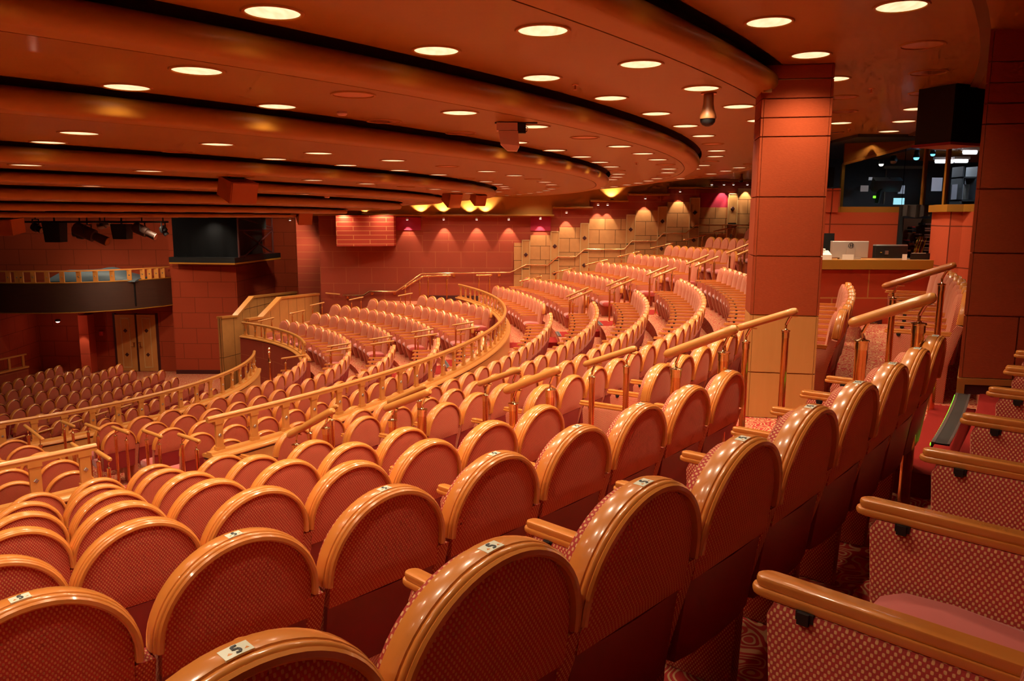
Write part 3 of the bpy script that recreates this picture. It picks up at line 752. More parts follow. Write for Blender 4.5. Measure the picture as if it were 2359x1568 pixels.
for q, (u0, v0, u1, v1, y, zf, lb) in enumerate(((925, 666, 975, 636, 28.9, -3.3, 'sloping brass guard rail at the foot of the side wall'), (975, 636, 1040, 634, 28.9, -3.3, 'level brass guard rail with two tall posts at the landing'),
      (1097, 634, 1134, 633, 28.9, -3.4, 'short brass guard rail with posts beyond the balustrade'))):
    handrail(W(u0, v0, y), W(u1, v1, y), zf+EYE-.2, zf+EYE-.2, lb, 'guard rails on the landing', r=.03, mat='brass', pr=.024)
mb = MB(); mb.box((X(870, 29.5), 29.1, ZM(6)+EYE-.1), (X(1185, 29.5), YW, -3.28+EYE)); struct(mb.build('floor_landing', 'carpet', smooth=None))
for k in range(1, 9):
    y = 28.75; x = C1.x+math.sqrt((RU(k)-.35)**2-(y-C1.y)**2)
    handrail((x-.1, y, ZU(k)+.98+EYE-.1), (x+.75, y, ZU(k)+1.08+EYE), ZU(k)+EYE, ZU(k)+EYE, 'brass guard rail by the panelled wall, %s row of upper tier' % ROWN[min(k, 7)] if k < 8 else 'brass guard rail by the panelled wall behind the topmost row', 'guard rails by the panelled wall', r=.024, mat='brass', pr=.02)
# small white spots and lights washing the wall
def wall_lamp(u, v, y, aim, label, watt=40, size=70, vis=True, color=WARM):
    P = W(u, v, y)
    e = empty('wall_spotlight', P); tag(e, label, 'wall light', 'small spotlights along the side wall')
    m_ = MB(); m_.lathe([(.03, 0), (.045, -.02), (.045, -.07), (.038, -.075)], n=12); m_.build('housing', 'white', e)
    m_ = MB(); m_.lathe([(.036, -.074), (.036, -.080)], n=12); m_.build('bulb', 'spot_on', e)
    ld = bpy.data.lights.new('wall_lamp', 'SPOT'); ld.energy = watt; ld.color = color; ld.spot_size = R_(size); ld.spot_blend = .35; ld.shadow_soft_size = .02
    L = bpy.data.objects.new('wall_lamp', ld); L.parent = e; L.location = (0, 0, -.1); L.rotation_euler = aim; col.objects.link(L)
dn = (R_(14), 0, 0)      # down and towards the wall
dl = [(938, 502), (1022, 502), (1098, 502), (1172, 502), (1245, 500), (1305, 486), (1378, 468), (1400, 468), (1487, 453), (1567, 437), (1640, 421), (1668, 421), (1690, 421), (1722, 421), (705, 503), (668, 503)]
for q, (u, v) in enumerate(dl):
    wall_lamp(u, v, YW-.26, dn, 'tiny bright spotlight under the wall ledge, %s along the side wall' % ORD[q], 75, 58)
ul = [650, 712, 775, 838, 968, 1020, 1082, 1118, 1410]
ud = bpy.data.lights.new('ledge_uplight', 'SPOT'); ud.energy = 60; ud.color = (1, .72, .36); ud.spot_size = R_(105); ud.spot_blend = .5; ud.shadow_soft_size = .03
for q, u in enumerate(ul):
    v = 497 if u != 1410 else 463
    P = W(u, v-5, YW-.20); e = empty('ledge_uplight', P); tag(e, 'hidden uplight on the wall ledge making a bright scallop, %s along the ledge' % ORD[q], 'uplight', 'uplights on the wall ledge')
    MB().lathe([(.06, -.04), (.07, 0), (.05, .01)], n=12).build('housing', 'black', e)
    L = bpy.data.objects.new('ledge_uplight_lamp', ud); L.parent = e; L.location = (0, 0, .04); L.rotation_euler = (R_(152), 0, 0); col.objects.link(L)
def local(mb, off): mb.v = [(a-off[0], b-off[1], c-off[2]) for a, b, c in mb.v]; return mb
# ---------------------------------------------------------------- stage end: pier, walls, balcony
XA = X(387, 31); XB = X(540, 31)
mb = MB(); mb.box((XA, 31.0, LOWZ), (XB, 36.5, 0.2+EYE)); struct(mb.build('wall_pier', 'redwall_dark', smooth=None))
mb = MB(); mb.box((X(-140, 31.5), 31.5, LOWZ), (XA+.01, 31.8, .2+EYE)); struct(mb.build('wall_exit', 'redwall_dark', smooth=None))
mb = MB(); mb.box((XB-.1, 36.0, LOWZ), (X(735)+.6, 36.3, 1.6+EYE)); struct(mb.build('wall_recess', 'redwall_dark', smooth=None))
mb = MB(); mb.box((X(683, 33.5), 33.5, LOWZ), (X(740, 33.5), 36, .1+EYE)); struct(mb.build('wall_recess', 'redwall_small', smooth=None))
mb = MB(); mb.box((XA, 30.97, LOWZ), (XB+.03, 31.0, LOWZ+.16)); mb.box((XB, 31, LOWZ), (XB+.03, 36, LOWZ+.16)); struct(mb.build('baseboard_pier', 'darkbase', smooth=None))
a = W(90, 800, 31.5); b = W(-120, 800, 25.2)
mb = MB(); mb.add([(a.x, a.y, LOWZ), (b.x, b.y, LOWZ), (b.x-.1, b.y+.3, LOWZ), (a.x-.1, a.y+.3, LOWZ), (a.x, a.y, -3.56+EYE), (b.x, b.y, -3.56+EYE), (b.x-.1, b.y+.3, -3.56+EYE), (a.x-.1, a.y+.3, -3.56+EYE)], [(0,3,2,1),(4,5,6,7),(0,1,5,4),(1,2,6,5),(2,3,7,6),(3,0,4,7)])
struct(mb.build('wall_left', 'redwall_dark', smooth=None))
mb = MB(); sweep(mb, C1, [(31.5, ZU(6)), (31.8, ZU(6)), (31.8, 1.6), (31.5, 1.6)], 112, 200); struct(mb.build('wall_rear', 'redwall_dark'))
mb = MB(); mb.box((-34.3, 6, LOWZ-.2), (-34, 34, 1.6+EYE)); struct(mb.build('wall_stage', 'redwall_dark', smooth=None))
# lit pilaster under the balcony, doors, sign, alarm
e = MB().box((0, -.5, 0), (X(186, 31)-X(163, 31), 0, Z(728, 31.2)-LOWZ)).build('wall_pilaster', tiles('pilaster_red', (.50, .07, .03), (.30, .05, .02), 3, .8, .012, 0), smooth=None); e.location = (X(163, 31), 31.5, LOWZ)
tag(e, 'narrow red pilaster catching light under the balcony', 'pilaster')
def door(u0, u1, flip, label):
    y = 31.5; x0, x1 = X(u0, y), X(u1, y); h = Z(727, y)-LOWZ; w_ = x1-x0
    e = empty('door', (x0, y, LOWZ)); e['kind'] = 'structure'; e.name = 'door_1' if not flip else 'door_2'
    MB().box((0, -.07, .02), (w_, -.001, h)).build('leaf', 'panel', e, smooth=None)
    m_ = MB()
    for a, b in (((w_*.28, h*.08), (w_*.31, h*.94)), ((w_*.70, h*.08), (w_*.73, h*.94)), ((w_*.28, h*.07), (w_*.73, h*.085)), ((w_*.28, h*.93), (w_*.73, h*.945))):
        m_.box((a[0], -.080, a[1]), (b[0], -.069, b[1]))
    m_.build('inlay', 'palelight', e, smooth=None)
    for dz in (h*.30, h*.72):
        d = MB(); diamond(d, (w_*.5, -.07, dz), (1, 0, 0), (0, 0, 1), .085, .02, (0, -1, 0)); d.build('diamond', 'darkbase', e, smooth=None)
    hx = w_*.10 if flip else w_*.90
    m_ = MB(); m_.tube([(hx, -.07, h*.44), (hx, -.13, h*.44), (hx+(.11 if flip else -.11), -.13, h*.44)], .015, 8); m_.obox((hx, -.075, h*.47), .03, .005, .10); m_.build('handle', 'goldcap', e)
    m_ = MB(); m_.tube([(hx-.05, -.09, h*.51), (hx+.05, -.09, h*.51)], .018, 8); m_.build('lock', 'goldcap', e)
    return e
door(252, 298, False, ''); door(303, 346, True, '')
m_ = MB()
y = 31.5
for u0, u1 in ((246, 252), (298, 303), (346, 351)): m_.box((X(u0, y), 31.46, LOWZ), (X(u1, y), 31.499, Z(724, y)))
struct(m_.build('trim_20', 'darkbase', smooth=None))
P0 = W(3, 790, 30.4)
e = empty('wall_sign', (P0.x+.2, 30.2, P0.z)); e.rotation_euler = (0, 0, R_(38)); tag(e, 'dark framed pictogram sign on the shadowed wall near the lower balustrade', 'sign')
MB().box((-.02, -.03, -.02), (.56, 0, .50)).build('frame', 'goldtrim', e, smooth=None)
m_ = MB(); m_.box((0, -.035, 0), (.54, -.029, .48)); m_.build('board', 'black', e, smooth=None)
m_ = MB(); m_.box((.02, -.038, .42), (.52, -.034, .44)); m_.box((.02, -.038, .36), (.52, -.034, .375))
m_.add([(.04, -.038, .05), (.22, -.038, .05), (.13, -.038, .17)], [(0, 1, 2)]); m_.add([(.04, -.038, .32), (.13, -.038, .19), (.22, -.038, .32)], [(0, 1, 2)])
m_.add([(.32, -.038, .06), (.48, -.038, .06), (.44, -.038, .26), (.40, -.038, .31), (.36, -.038, .26)], [(0, 1, 2, 3, 4)])
m_.build('pictogram', 'goldtrim', e, smooth=None)
P0 = W(235, 772, 31.45); e = MB().box((-.07, -.08, 0), (.07, 0, .16)).build('fire_alarm', 'red', None); e.location = P0; tag(e, 'small red alarm box on the wall left of the double doors', 'alarm box')
P0 = W(133, 739, 30.2); e = empty('bulkhead_lamp', P0); m_ = MB(); m_.lathe([(.09, .06), (.10, 0), (.09, -.02)], n=14); m_.build('base', 'black', e); m_ = MB(); m_.lathe([(.075, -.02), (.06, -.05), (.02, -.065)], n=14); m_.build('bulb', 'pinkglow', e)
tag(e, 'small glowing reddish lamp under the balcony', 'lamp')
ld = bpy.data.lights.new('bulkhead', 'POINT'); ld.energy = 10; ld.color = (1, .45, .3); ld.shadow_soft_size = .06; L = bpy.data.objects.new('bulkhead_light', ld); L.parent = e; L.location = (0, 0, -.15); col.objects.link(L)
ld = bpy.data.lights.new('under_balcony', 'SPOT'); ld.energy = 90; ld.color = WARM; ld.spot_size = R_(50); ld.shadow_soft_size = .03; L = bpy.data.objects.new('under_balcony_light', ld); L.location = W(176, 729, 30.6); col.objects.link(L)
# balcony
def balcony():
    line = [(388, 31.0), (365, 30.5), (335, 30.05), (300, 29.5), (260, 29.1), (200, 28.6), (150, 28.3), (100, 28.15), (50, 28.1), (0, 28.1), (-60, 28.3), (-130, 28.7)]
    pt = [Vector((X(u, y), y, 0)) for u, y in line]
    root = empty('balcony', (pt[6].x, pt[6].y, -3.52+EYE)); off = root.location.copy(); tag(root, 'dark curved stage balcony with a wood rail, hung over the double doors', 'balcony')
    def strip(mb, r0, r1, z0, z1):
        rings = []
        for i, p in enumerate(pt):
            t = (pt[min(i+1, len(pt)-1)]-pt[max(0, i-1)]).normalized(); n = Vector((t.y, -t.x, 0)); n = -n if n.y < 0 else n
            rings.append([p+n*r0+Vector((0, 0, z0+EYE)), p+n*r1+Vector((0, 0, z0+EYE)), p+n*r1+Vector((0, 0, z1+EYE)), p+n*r0+Vector((0, 0, z1+EYE))])
        mb.loft(rings)
    m_ = MB(); strip(m_, 0, .12, -3.50, -2.44); local(m_, off).build('front', 'balcony', root, smooth=80)
    m_ = MB(); strip(m_, -.02, .14, -2.44, -2.41); strip(m_, -.02, .14, -3.53, -3.50); local(m_, off).build('edge', 'bull', root)
    m_ = MB(); fl = [(p.x, p.y+.1) for p in pt]; fl += [(pt[-1].x, 31.48), (pt[0].x, 31.48)]; m_.prism(fl, -3.42+EYE, -3.40+EYE, 0, 0, 'z'); local(m_, off).build('deck', 'darkbase', root)
    m_ = MB(); strip(m_, .02, .08, -2.03, -1.98); local(m_, off).build('handrail', 'rail', root)
    for u, y in ((8, 28.1), (28, 28.1), (38, 28.1), (66, 28.1), (98, 28.15), (133, 28.25), (172, 28.45), (211, 28.7), (250, 29.05), (290, 29.4), (321, 29.85), (337, 30.08), (353, 30.33), (368, 30.6)):
        P = Vector((X(u, y), y+.06, -2.41+EYE)); m_ = MB(); m_.obox(P+Vector((0, 0, .19)), .085, .02, .19); b_ = local(m_, off).build('baluster', 'rail', root, smooth=None)
        d = MB(); diamond(d, P+Vector((0, -.02, .19)), (1, 0, 0), (0, 0, 1), .03, .012, (0, -1, 0)); local(d, off).build('diamond_boss', 'steel', b_, smooth=None)
    # covered gear behind the rail
    t = empty('tarp', W(230, 655, 29.9)); t_off = t.location.copy()
    rings = []
    for i in range(19):
        k = i/18; u = 120+205*k; x = X(u, 30.1); hgt = .10+.36*math.sin(PI*min(1, k*1.05))**.6*(1+.16*math.sin(k*11))
        rings.append([(x, 30.1+.75*C_(PI*q/8)*(-1), -2.47+EYE+hgt*S(PI*q/8)*(1+.1*math.sin(q*2+k*9))) for q in range(9)])
    m_ = MB(); m_.loft(rings); o = local(m_, t_off).build('cloth', 'tarp', t, smooth=60); o.location = (0, 0, 0); tag(t, 'grey tarp draped over gear behind the balcony rail', 'tarp')
    st = MB(); st.box((X(130, 30.1), 29.5, -3.40+EYE), (X(320, 30.1), 30.7, -2.46+EYE)); o = st.build('equipment_case', 'black', smooth=None); tag(o, 'black case hidden under the grey tarp on the balcony', 'case')
balcony()
# lower-left balustrade box
def low_box():
    a = W(62, 842, 28.6); b = W(-70, 895, 26.2); root = empty('stair_balustrade', (a.x, a.y, LOWZ)); off = root.location.copy(); tag(root, 'short straight balustrade over a red panel left of the lowest seats', 'balustrade')
    d = (b-a); d.z = 0; d.normalize(); n = Vector((-d.y, d.x, 0)); L = (Vector((b.x, b.y, 0))-Vector((a.x, a.y, 0))).length; zc = a.z; zt = W(60, 814, 28.6).z
    def bar(m_, z0, z1, w_):
        A = Vector((a.x, a.y, 0)); B = A+d*L
        m_.add([A+n*w_+Vector((0,0,z0)), B+n*w_+Vector((0,0,z0)), B-n*w_+Vector((0,0,z0)), A-n*w_+Vector((0,0,z0)), A+n*w_+Vector((0,0,z1)), B+n*w_+Vector((0,0,z1)), B-n*w_+Vector((0,0,z1)), A-n*w_+Vector((0,0,z1))], [(0,3,2,1),(4,5,6,7),(0,1,5,4),(1,2,6,5),(2,3,7,6),(3,0,4,7)])
    m_ = MB(); bar(m_, LOWZ, zc-.06, .05); local(m_, off).build('panel', 'redwall', root, smooth=None)
    m_ = MB(); bar(m_, zc-.06, zc, .10); local(m_, off).build('cap_rail', 'rail', root, smooth=None)
    m_ = MB(); bar(m_, zt-.05, zt, .035); local(m_, off).build('handrail', 'rail', root, smooth=None)
    for i in range(8):
        P = Vector((a.x, a.y, 0))+d*(.15+.62*i)
        if .15+.62*i > L: break
        m_ = MB(); m_.obox(P+Vector((0, 0, (zc+zt-.05)/2)), .05, .018, (zt-.05-zc)/2, math.atan2(d.y, d.x)); b_ = local(m_, off).build('baluster', 'rail', root, smooth=None)
        g = MB(); diamond(g, P+n*(-.018)+Vector((0, 0, (zc+zt)/2)), d, (0, 0, 1), .028, .012, -n); local(g, off).build('diamond_boss', 'steel', b_, smooth=None)
low_box()
# black cloth-covered speaker cage on the pier
def cage():
    cx, cy = X(538, 29.8), 29.8; lx, ly = X(386, 30.2), 30.2; rx, ry = X(645, 34), 34.0
    root = empty('speaker_cage', (cx, cy, -1.84+EYE)); off = root.location.copy(); tag(root, 'large black cloth-covered speaker cage with cross bracing on top of the pier', 'speaker cage')
    def pr(m_, pts, z0, z1, **k): m_.prism([(x, y) for x, y in pts], z0+EYE, z1+EYE, 0, 0, 'z')
    plat = [(cx, cy), (rx, ry), (rx-3.5, ry+1), (lx, ly+4), (lx, ly)]
    m_ = MB(); pr(m_, plat, -1.78, -1.58); local(m_, off).build('platform', 'black', root, smooth=None)
    m_ = MB(); pr(m_, plat, -1.84, -1.78); local(m_, off).build('platform_edge', 'bull', root, smooth=None)
    # cloth front, gently folded
    ax, bx = X(398, 30.5), X(549, 30.15); n = 26; rings = []
    for i in range(n+1):
        k = i/n; x = ax+(bx-ax)*k; y = 30.5+(30.15-30.5)*k
        rings.append([(x, y+.03*math.sin(k*40)+.02*math.sin(k*17), -1.58+EYE), (x, y+.02*math.sin(k*31), -.6+EYE), (x, y, -.05+EYE), (x, y+.05, -.05+EYE), (x, y+.08, -1.58+EYE)])
    m_ = MB(); m_.loft(rings); local(m_, off).build('cloth_front', 'blackcloth', root, smooth=60)
    sx, sy = X(549, 30.15), 30.15; ex, ey = X(628, 33.4), 33.4
    m_ = MB(); m_.add([(sx-.5, sy+.3, -1.58+EYE), (ex-.5, ey+.2, -1.58+EYE), (ex-.5, ey+.2, -.05+EYE), (sx-.5, sy+.3, -.05+EYE), (ax, 30.6, -1.58+EYE), (ax, 30.6, -.05+EYE), (ax, ey, -1.58+EYE), (ax, ey, -.05+EYE)], [(0,1,2,3),(0,3,5,4),(1,6,7,2),(4,5,7,6),(2,7,5,3)]); local(m_, off).build('cloth_side', 'black', root, smooth=None)
    D = Vector((ex-sx, ey-sy, 0)); P = lambda t, z: Vector((sx, sy, z+EYE))+D*t
    m_ = MB()
    for p, q in (((0, -1.58), (0, -.05)), ((1, -1.58), (1, -.05)), ((0, -.55), (1, -.55)), ((0.12, -.6), (1, -1.58)), ((1, -.6), (.12, -1.58)), ((0.1, -.08), (1, -.5)), ((0, -1.55), (1, -1.55)), ((0, -.08), (1, -.08))):
        m_.tube([P(*p), P(*q)], .04, 6)
    local(m_, off).build('frame', 'darkbase', root)
    m_ = MB(); m_.obox(P(.72, -.28)+Vector((-.1, .1, 0)), .10, .02, .12, .9); local(m_, off).build('label_card', 'pinkplastic', root, smooth=None)
    m_ = MB(); m_.obox(P(.45, -.30)+Vector((-.3, .1, 0)), .8, .1, .22, .9); local(m_, off).build('amplifier', 'boothwall', root, smooth=None)
cage()
# wood-panelled stair parapets
def parapet(pts, zb, label, thick=.14):
    """pts: (u, v, y) along the top rail, from the near end to the far end"""
    P = [W(*p) for p in pts]; root = empty('stair_parapet', (P[0].x, P[0].y, zb+EYE)); off = root.location.copy(); tag(root, label, 'parapet')
    d = P[-1]-P[0]; d.z = 0; d.normalize(); n = Vector((-d.y, d.x, 0))
    rings = [[p+n*thick/2-Vector((0, 0, .04)), p-n*thick/2-Vector((0, 0, .04)), Vector((p.x, p.y, zb+EYE))-n*thick/2, Vector((p.x, p.y, zb+EYE))+n*thick/2] for p in P]
    m_ = MB(); m_.loft(rings); local(m_, off).build('panelling', tiles('parapet_boards_%d' % len(bpy.data.materials), (.52, .24, .07), (.14, .06, .018), .62, 1.5, .012, 0, .5, 4, .35), root, smooth=None)
    m_ = MB(); m_.loft([[p+n*thick*.75-Vector((0, 0, .05)), p-n*thick*.75-Vector((0, 0, .05)), p-n*thick*.75+Vector((0, 0, .02)), p+n*thick*.75+Vector((0, 0, .02))] for p in P]); local(m_, off).build('cap_rail', 'rail', root, smooth=None)
parapet([(567, 735, 25.6), (600, 730, 26.3), (643, 685, 27.6), (731, 676, 30.5)], ZM(1)-1.0, 'nearer pale wood stair parapet with kinked top rail beside the curved rail')
parapet([(505, 730, 26.4), (541, 727, 27.2), (579, 683, 28.6), (680, 672, 32.5)], ZL, 'farther pale wood stair parapet with kinked top rail against the pier')
e = MB(); a = W(521, 829, 26.6); b = W(549, 799, 27.8); off = a.copy(); e.tube([a, b], .035, 8); o = local(e, off).build('stair_handrail', 'goldcap'); o.location = off; tag(o, 'short sloping brass handrail low on the wood parapet near the red wall', 'handrail')

# ---------------------------------------------------------------- big columns
def column(corner, t, n, wd, dp, joints, wood_below, base, label, vj, ztop, zfloor, dv=None):
    dv = dv or -n
    """clad pillar: core with gold grooves, fabric or wood slabs held off by joints"""
    root = empty('column', (corner.x, corner.y, zfloor+EYE)); off = root.location.copy(); tag(root, label, 'column')
    def blk(m_, a, b, c, d, z0, z1):     # a..b along t, c..d along -n (depth)
        vs = [corner+t*x+(-n*y if y < 0 else dv*y)+Vector((0, 0, z+EYE)) for z in (z0, z1) for x, y in ((a, c), (b, c), (b, d), (a, d))]
        m_.add(vs, [(0,3,2,1),(4,5,6,7),(0,1,5,4),(1,2,6,5),(2,3,7,6),(3,0,4,7)])
    m_ = MB(); blk(m_, .018, wd-.018, .018, dp-.018, zfloor, ztop); local(m_, off).build('core', 'goldtrim', root, smooth=None)
    fab = MB(); wdm = MB(); g = .006
    js = [zfloor]+joints+[ztop] if joints[0] > zfloor else joints+[ztop]
    for i, (z0, z1) in enumerate(zip(js, js[1:])):
        tgt = wdm if z1 <= wood_below+.01 else fab
        if base and i == 0: continue
        segs = [(.03, wd-.03)]
        if vj and i % 2 == vj[1] or (vj and i >= vj[2]): segs = [(.03, vj[0]-.006), (vj[0]+.006, wd-.03)]
        for a, b in segs: blk(tgt, a, b, 0, .03, z0+g, z1-g)
        for a in (0, wd-.03): blk(tgt, a, a+.03, .03, dp-.03, z0+g, z1-g)
        blk(tgt, .006, .026, .006, .026, z0+g, z1-g); blk(tgt, wd-.026, wd-.006, .006, .026, z0+g, z1-g)
    local(fab, off).build('fabric_cladding', 'colfab', root, smooth=None)
    if wdm.v: local(wdm, off).build('wood_cladding', 'panel', root, smooth=None)
    if base:
        m_ = MB(); blk(m_, .02, wd-.02, .0, dp-.02, zfloor, joints[0]-.05); local(m_, off).build('base', 'darkbase', root, smooth=None)
        m_ = MB(); blk(m_, -.01, wd+.01, -.012, dp, joints[0]-.05, joints[0]-.0); blk(m_, -.01, .05, -.012, dp, zfloor, joints[0]-.05); local(m_, off).build('base_trim', 'goldtrim', root, smooth=None)
m_c, nt, b = newmat('colfab'); tc = N(nt, 'ShaderNodeTexCoord'); mp = N(nt, 'ShaderNodeMapping', ins={3: (1, 1, 3)}); nt.links.new(tc.outputs['Object'], mp.inputs[0])
no = N(nt, 'ShaderNodeTexNoise', ins={2: 40.0, 3: 4.0}); nt.links.new(mp.outputs[0], no.inputs[0]); nt.links.new(mixc(nt, no.outputs[0], (.31, .050, .014), (.42, .070, .021)), b.inputs['Base Color'])
b.inputs['Roughness'].default_value = .85; b.inputs['Specular IOR Level'].default_value = .15; bp = N(nt, 'ShaderNodeBump', ins={0: .25, 1: .003}); nt.links.new(no.outputs[0], bp.inputs['Height']); nt.links.new(bp.outputs[0], b.inputs['Normal']); M['colfab'] = m_c
T = Vector((.984, -.179, 0)); NN = Vector((-.179, -.984, 0))
cA = W(1735, 600, 7.75); cA.z = 0
column(cA, T, NN, .655, .50, [-1.54, -.958, -.373, .199, .768, .945, 1.121, 1.297], -.958, False, 'square red fabric column with wood lower half standing among the seats', None, 1.43, ZU(5))
cB = W(2208, 860, 6.15); cB.z = 0
column(cB, T, NN, 1.5, .62, [-1.265, -.760, -.268, .224, .709, .861, 1.011, 1.164], -9, True, 'wide dark red fabric column at the edge of the frame near the armrests', (.40, 1, 6), 1.42, ZU(7), Vector((.515, .857, 0)))
e = empty('column_bracket', cA+Vector((.02, -.03, 1.27+EYE))); m_ = MB(); m_.box((-.03, -.05, -.10), (.05, -.005, .06)); m_.build('plate', 'bull', e); tag(e, 'small wood end block where the ceiling edge meets the column', 'bracket')

# ---------------------------------------------------------------- step light strips
def led_strip(C, R, p0, p1, z, label, group='step light strips', n=None, wdt=.09):
    P = pol(C, R, (p0+p1)/2, z); root = empty('step_light_strip', P); off = P.copy(); tag(root, label, 'step light', group)
    m_ = MB(); sweep(m_, C, [(R+.012, z), (R+wdt-.01, z), (R+wdt-.01, z+.010), (R+.012, z+.010)], p0, p1, .5); local(m_, off).build('tread', 'stepblack', root)
    m_ = MB(); sweep(m_, C, [(R-.008, z-.035), (R-.002, z-.035), (R+.012, z+.002), (R+.012, z+.012), (R-.008, z+.012)], p0, p1, .5); sweep(m_, C, [(R+wdt-.01, z), (R+wdt+.004, z), (R+wdt+.004, z+.013), (R+wdt-.01, z+.013)], p0, p1, .5); local(m_, off).build('edge', 'steel', root)
    if n:
        for i in range(n):
            p = p0+(p1-p0)*(i+.5)/n; q = pol(C, R-.011, p, z-.010); m_ = MB(); m_.obox(q, .0125, .004, .007, -R_(p)); local(m_, off).build('led', 'led', root, smooth=None)
led_strip(C1, 27.80, 125.6, 122.15, -1.387, 'black step strip with green lights at the foot of the dark column', n=30)
for k in range(1, 7):
    hi, lo = A1[k]; led_strip(C1, RU(k)-.90, hi-.1, lo+.1, ZU(k)+.007, 'dark step edge strip in the column aisle below the %s row' % ROWN[k])
    led_strip(C1, RU(k)-.90, A2[0]-.1, A2[1]+.1, ZU(k)+.007, 'dark step edge strip in the second aisle below the %s row' % ROWN[k])
for i in range(2, 7): led_strip(C2, RM(i)-.90, 81.1, 75.5, ZM(i)+.007, 'dark step edge strip in the middle tier aisle below the %s row' % ROWN[i-1])

# ---------------------------------------------------------------- control booth
def flat(name, u0, u1, v0, v1, y, th, mat, label, cat, group=None, parent=None, smooth=None):
    a = W(u0, v1, y); b = W(u1, v0, y); o = MB().box((0, 0, 0), (b.x-a.x, th, b.z-a.z)).build(name, mat, parent, smooth=smooth); o.location = a
    if label: tag(o, label, cat, group)
    return o
zc = -.665
yb = 12.6
mb = MB(); mb.box((X(1840, yb), yb, ZU(6)+EYE), (X(2163, yb), yb+.12, zc-.16+EYE)); struct(mb.build('wall_booth', tiles('booth_front', (.46, .055, .018), (.55, .20, .05), 1.15, .56, .012), smooth=None))
mb = MB(); mb.box((X(1840, yb), yb-.03, ZU(6)+EYE-.02), (X(2045, yb), yb, ZU(6)+EYE+.12)); struct(mb.build('baseboard_booth', 'darkbase', smooth=None))
e = empty('counter', (X(2020, yb), yb, zc+EYE)); off = e.location.copy(); tag(e, 'control desk counter with brushed gold-brown edge in front of the booth', 'counter')
m_ = MB(); m_.box((X(1840, yb), yb-.06, zc-.15+EYE), (X(2163, yb), yb+.0, zc+EYE)); local(m_, off).build('edge', 'bull', e, smooth=None)
m_ = MB(); m_.box((X(1840, yb), yb+.0, zc-.04+EYE), (X(2175, yb), yb+.75, zc-.01+EYE)); local(m_, off).build('top', 'panel', e, smooth=None)
y = yb+.35; zz = zc-.01+EYE
def desk(name, u0, u1, v0, label, cat, mat, th=.05, extra=None, yy=None, v1=None):
    yy = yy or y; x0, x1 = X(u0, yy), X(u1, yy); zt = W(u0, v0, yy).z
    r = empty(name, ((x0+x1)/2, yy, zz)); tag(r, label, cat); w_ = (x1-x0)/2; h_ = zt-zz
    return r, w_, h_
r, w_, h_ = desk('monitor', 1916, 2004, 555, 'silver computer monitor seen from behind with a round logo', 'monitor', 'silver')
m_ = MB(); pts = [(-w_, .03), (-w_+.02, -.005), (0, -.03), (w_-.02, -.005), (w_, .03)]; m_.loft([[(x, yy_, .03) for x, yy_ in pts], [(x*1.01, yy_+.0, h_-.01) for x, yy_ in pts], [(x*1.0, yy_+.008, h_) for x, yy_ in pts]]); m_.build('back_shell', 'silver', r, smooth=30)
m_ = MB(); m_.box((-w_*.55, -.035, .0), (w_*.55, .06, .03)); m_.box((-.07, -.033, .03), (.07, -.022, h_*.6)); m_.build('stand', 'silver', r)
m_ = MB(); m_.loft([[(.045*k*C_(2*PI*q/24), -.034, h_*.76+.045*k*S(2*PI*q/24)) for q in range(24)] for k in (.86, 1)]+[[(.045*C_(2*PI*q/24), -.030, h_*.76+.045*S(2*PI*q/24)) for q in range(24)]], False)
for sx in (-.014, .016):
    m_.obox((sx, -.034, h_*.76), .0035, .002, .026, 0, rx=0)
m_.obox((-.004, -.034, h_*.76-.002), .0035, .002, .014); m_.obox((.026, -.034, h_*.76), .0035, .002, .014); m_.obox((.021, -.034, h_*.76+.014), .006, .002, .003); m_.obox((.021, -.034, h_*.76-.014), .006, .002, .003); m_.obox((-.009, -.034, h_*.76+.012), .006, .002, .003)
m_.build('logo', 'ink', r, smooth=None)
r, w_, h_ = desk('monitor', 2015, 2096, 563, 'black computer monitor seen from behind on the booth counter', 'monitor', 'black')
m_ = MB(); pts = [(-w_, .04), (-w_+.03, -.01), (0, -.05), (w_-.03, -.01), (w_, .04)]; m_.loft([[(x, yy_, .02) for x, yy_ in pts], [(x*1.0, yy_, h_-.02) for x, yy_ in pts]]); m_.build('back_shell', 'black', r, smooth=30)
m_ = MB(); m_.loft([[(x, yy_, h_-.02) for x, yy_ in pts], [(x*.98, yy_+.01, h_) for x, yy_ in pts]]); m_.build('top_edge', 'steel', r)
m_ = MB(); m_.box((-w_*.45, -.06, h_*.34), (-w_*.25, -.045, h_*.60)); m_.build('label', 'steel', r); m_ = MB(); m_.box((-w_*.68, -.045, h_*.46), (-w_*.60, -.03, h_*.50)); m_.build('cable_tie', 'yellow', r)
m_ = MB(); m_.box((w_*.45, -.12, 0), (w_*.72, -.115, h_*.38)); o = m_.build('paper_card', 'white', None); o.location = r.location; tag(o, 'small whitish card propped against the black monitor', 'card')
r, w_, h_ = desk('monitor', 1888, 1921, 537, 'thin black screen at the end of the counter beside the column', 'monitor', 'black', yy=yb+.55)
m_ = MB(); m_.box((-w_, -.02, .06), (w_, .02, h_)); m_.build('back_shell', 'black', r); m_ = MB(); m_.box((-.08, -.06, 0), (.08, .06, .015)); m_.box((-.02, -.01, .01), (.02, .01, .08)); m_.build('stand', 'black', r)
r, w_, h_ = desk('laptop', 2098, 2148, 583, 'open black laptop at the door end of the counter', 'laptop', 'black')
m_ = MB(); m_.box((-w_, -.04, .0), (w_, -.03, h_)); m_.build('lid', 'black', r); m_ = MB(); m_.box((-w_, -.03, 0), (w_, .2, .015)); m_.build('keyboard_base', 'steel', r); m_ = MB(); m_.box((-w_*.9, -.04, h_), (w_*.4, -.03, h_+.006)); m_.build('hinge_edge', 'white', r)
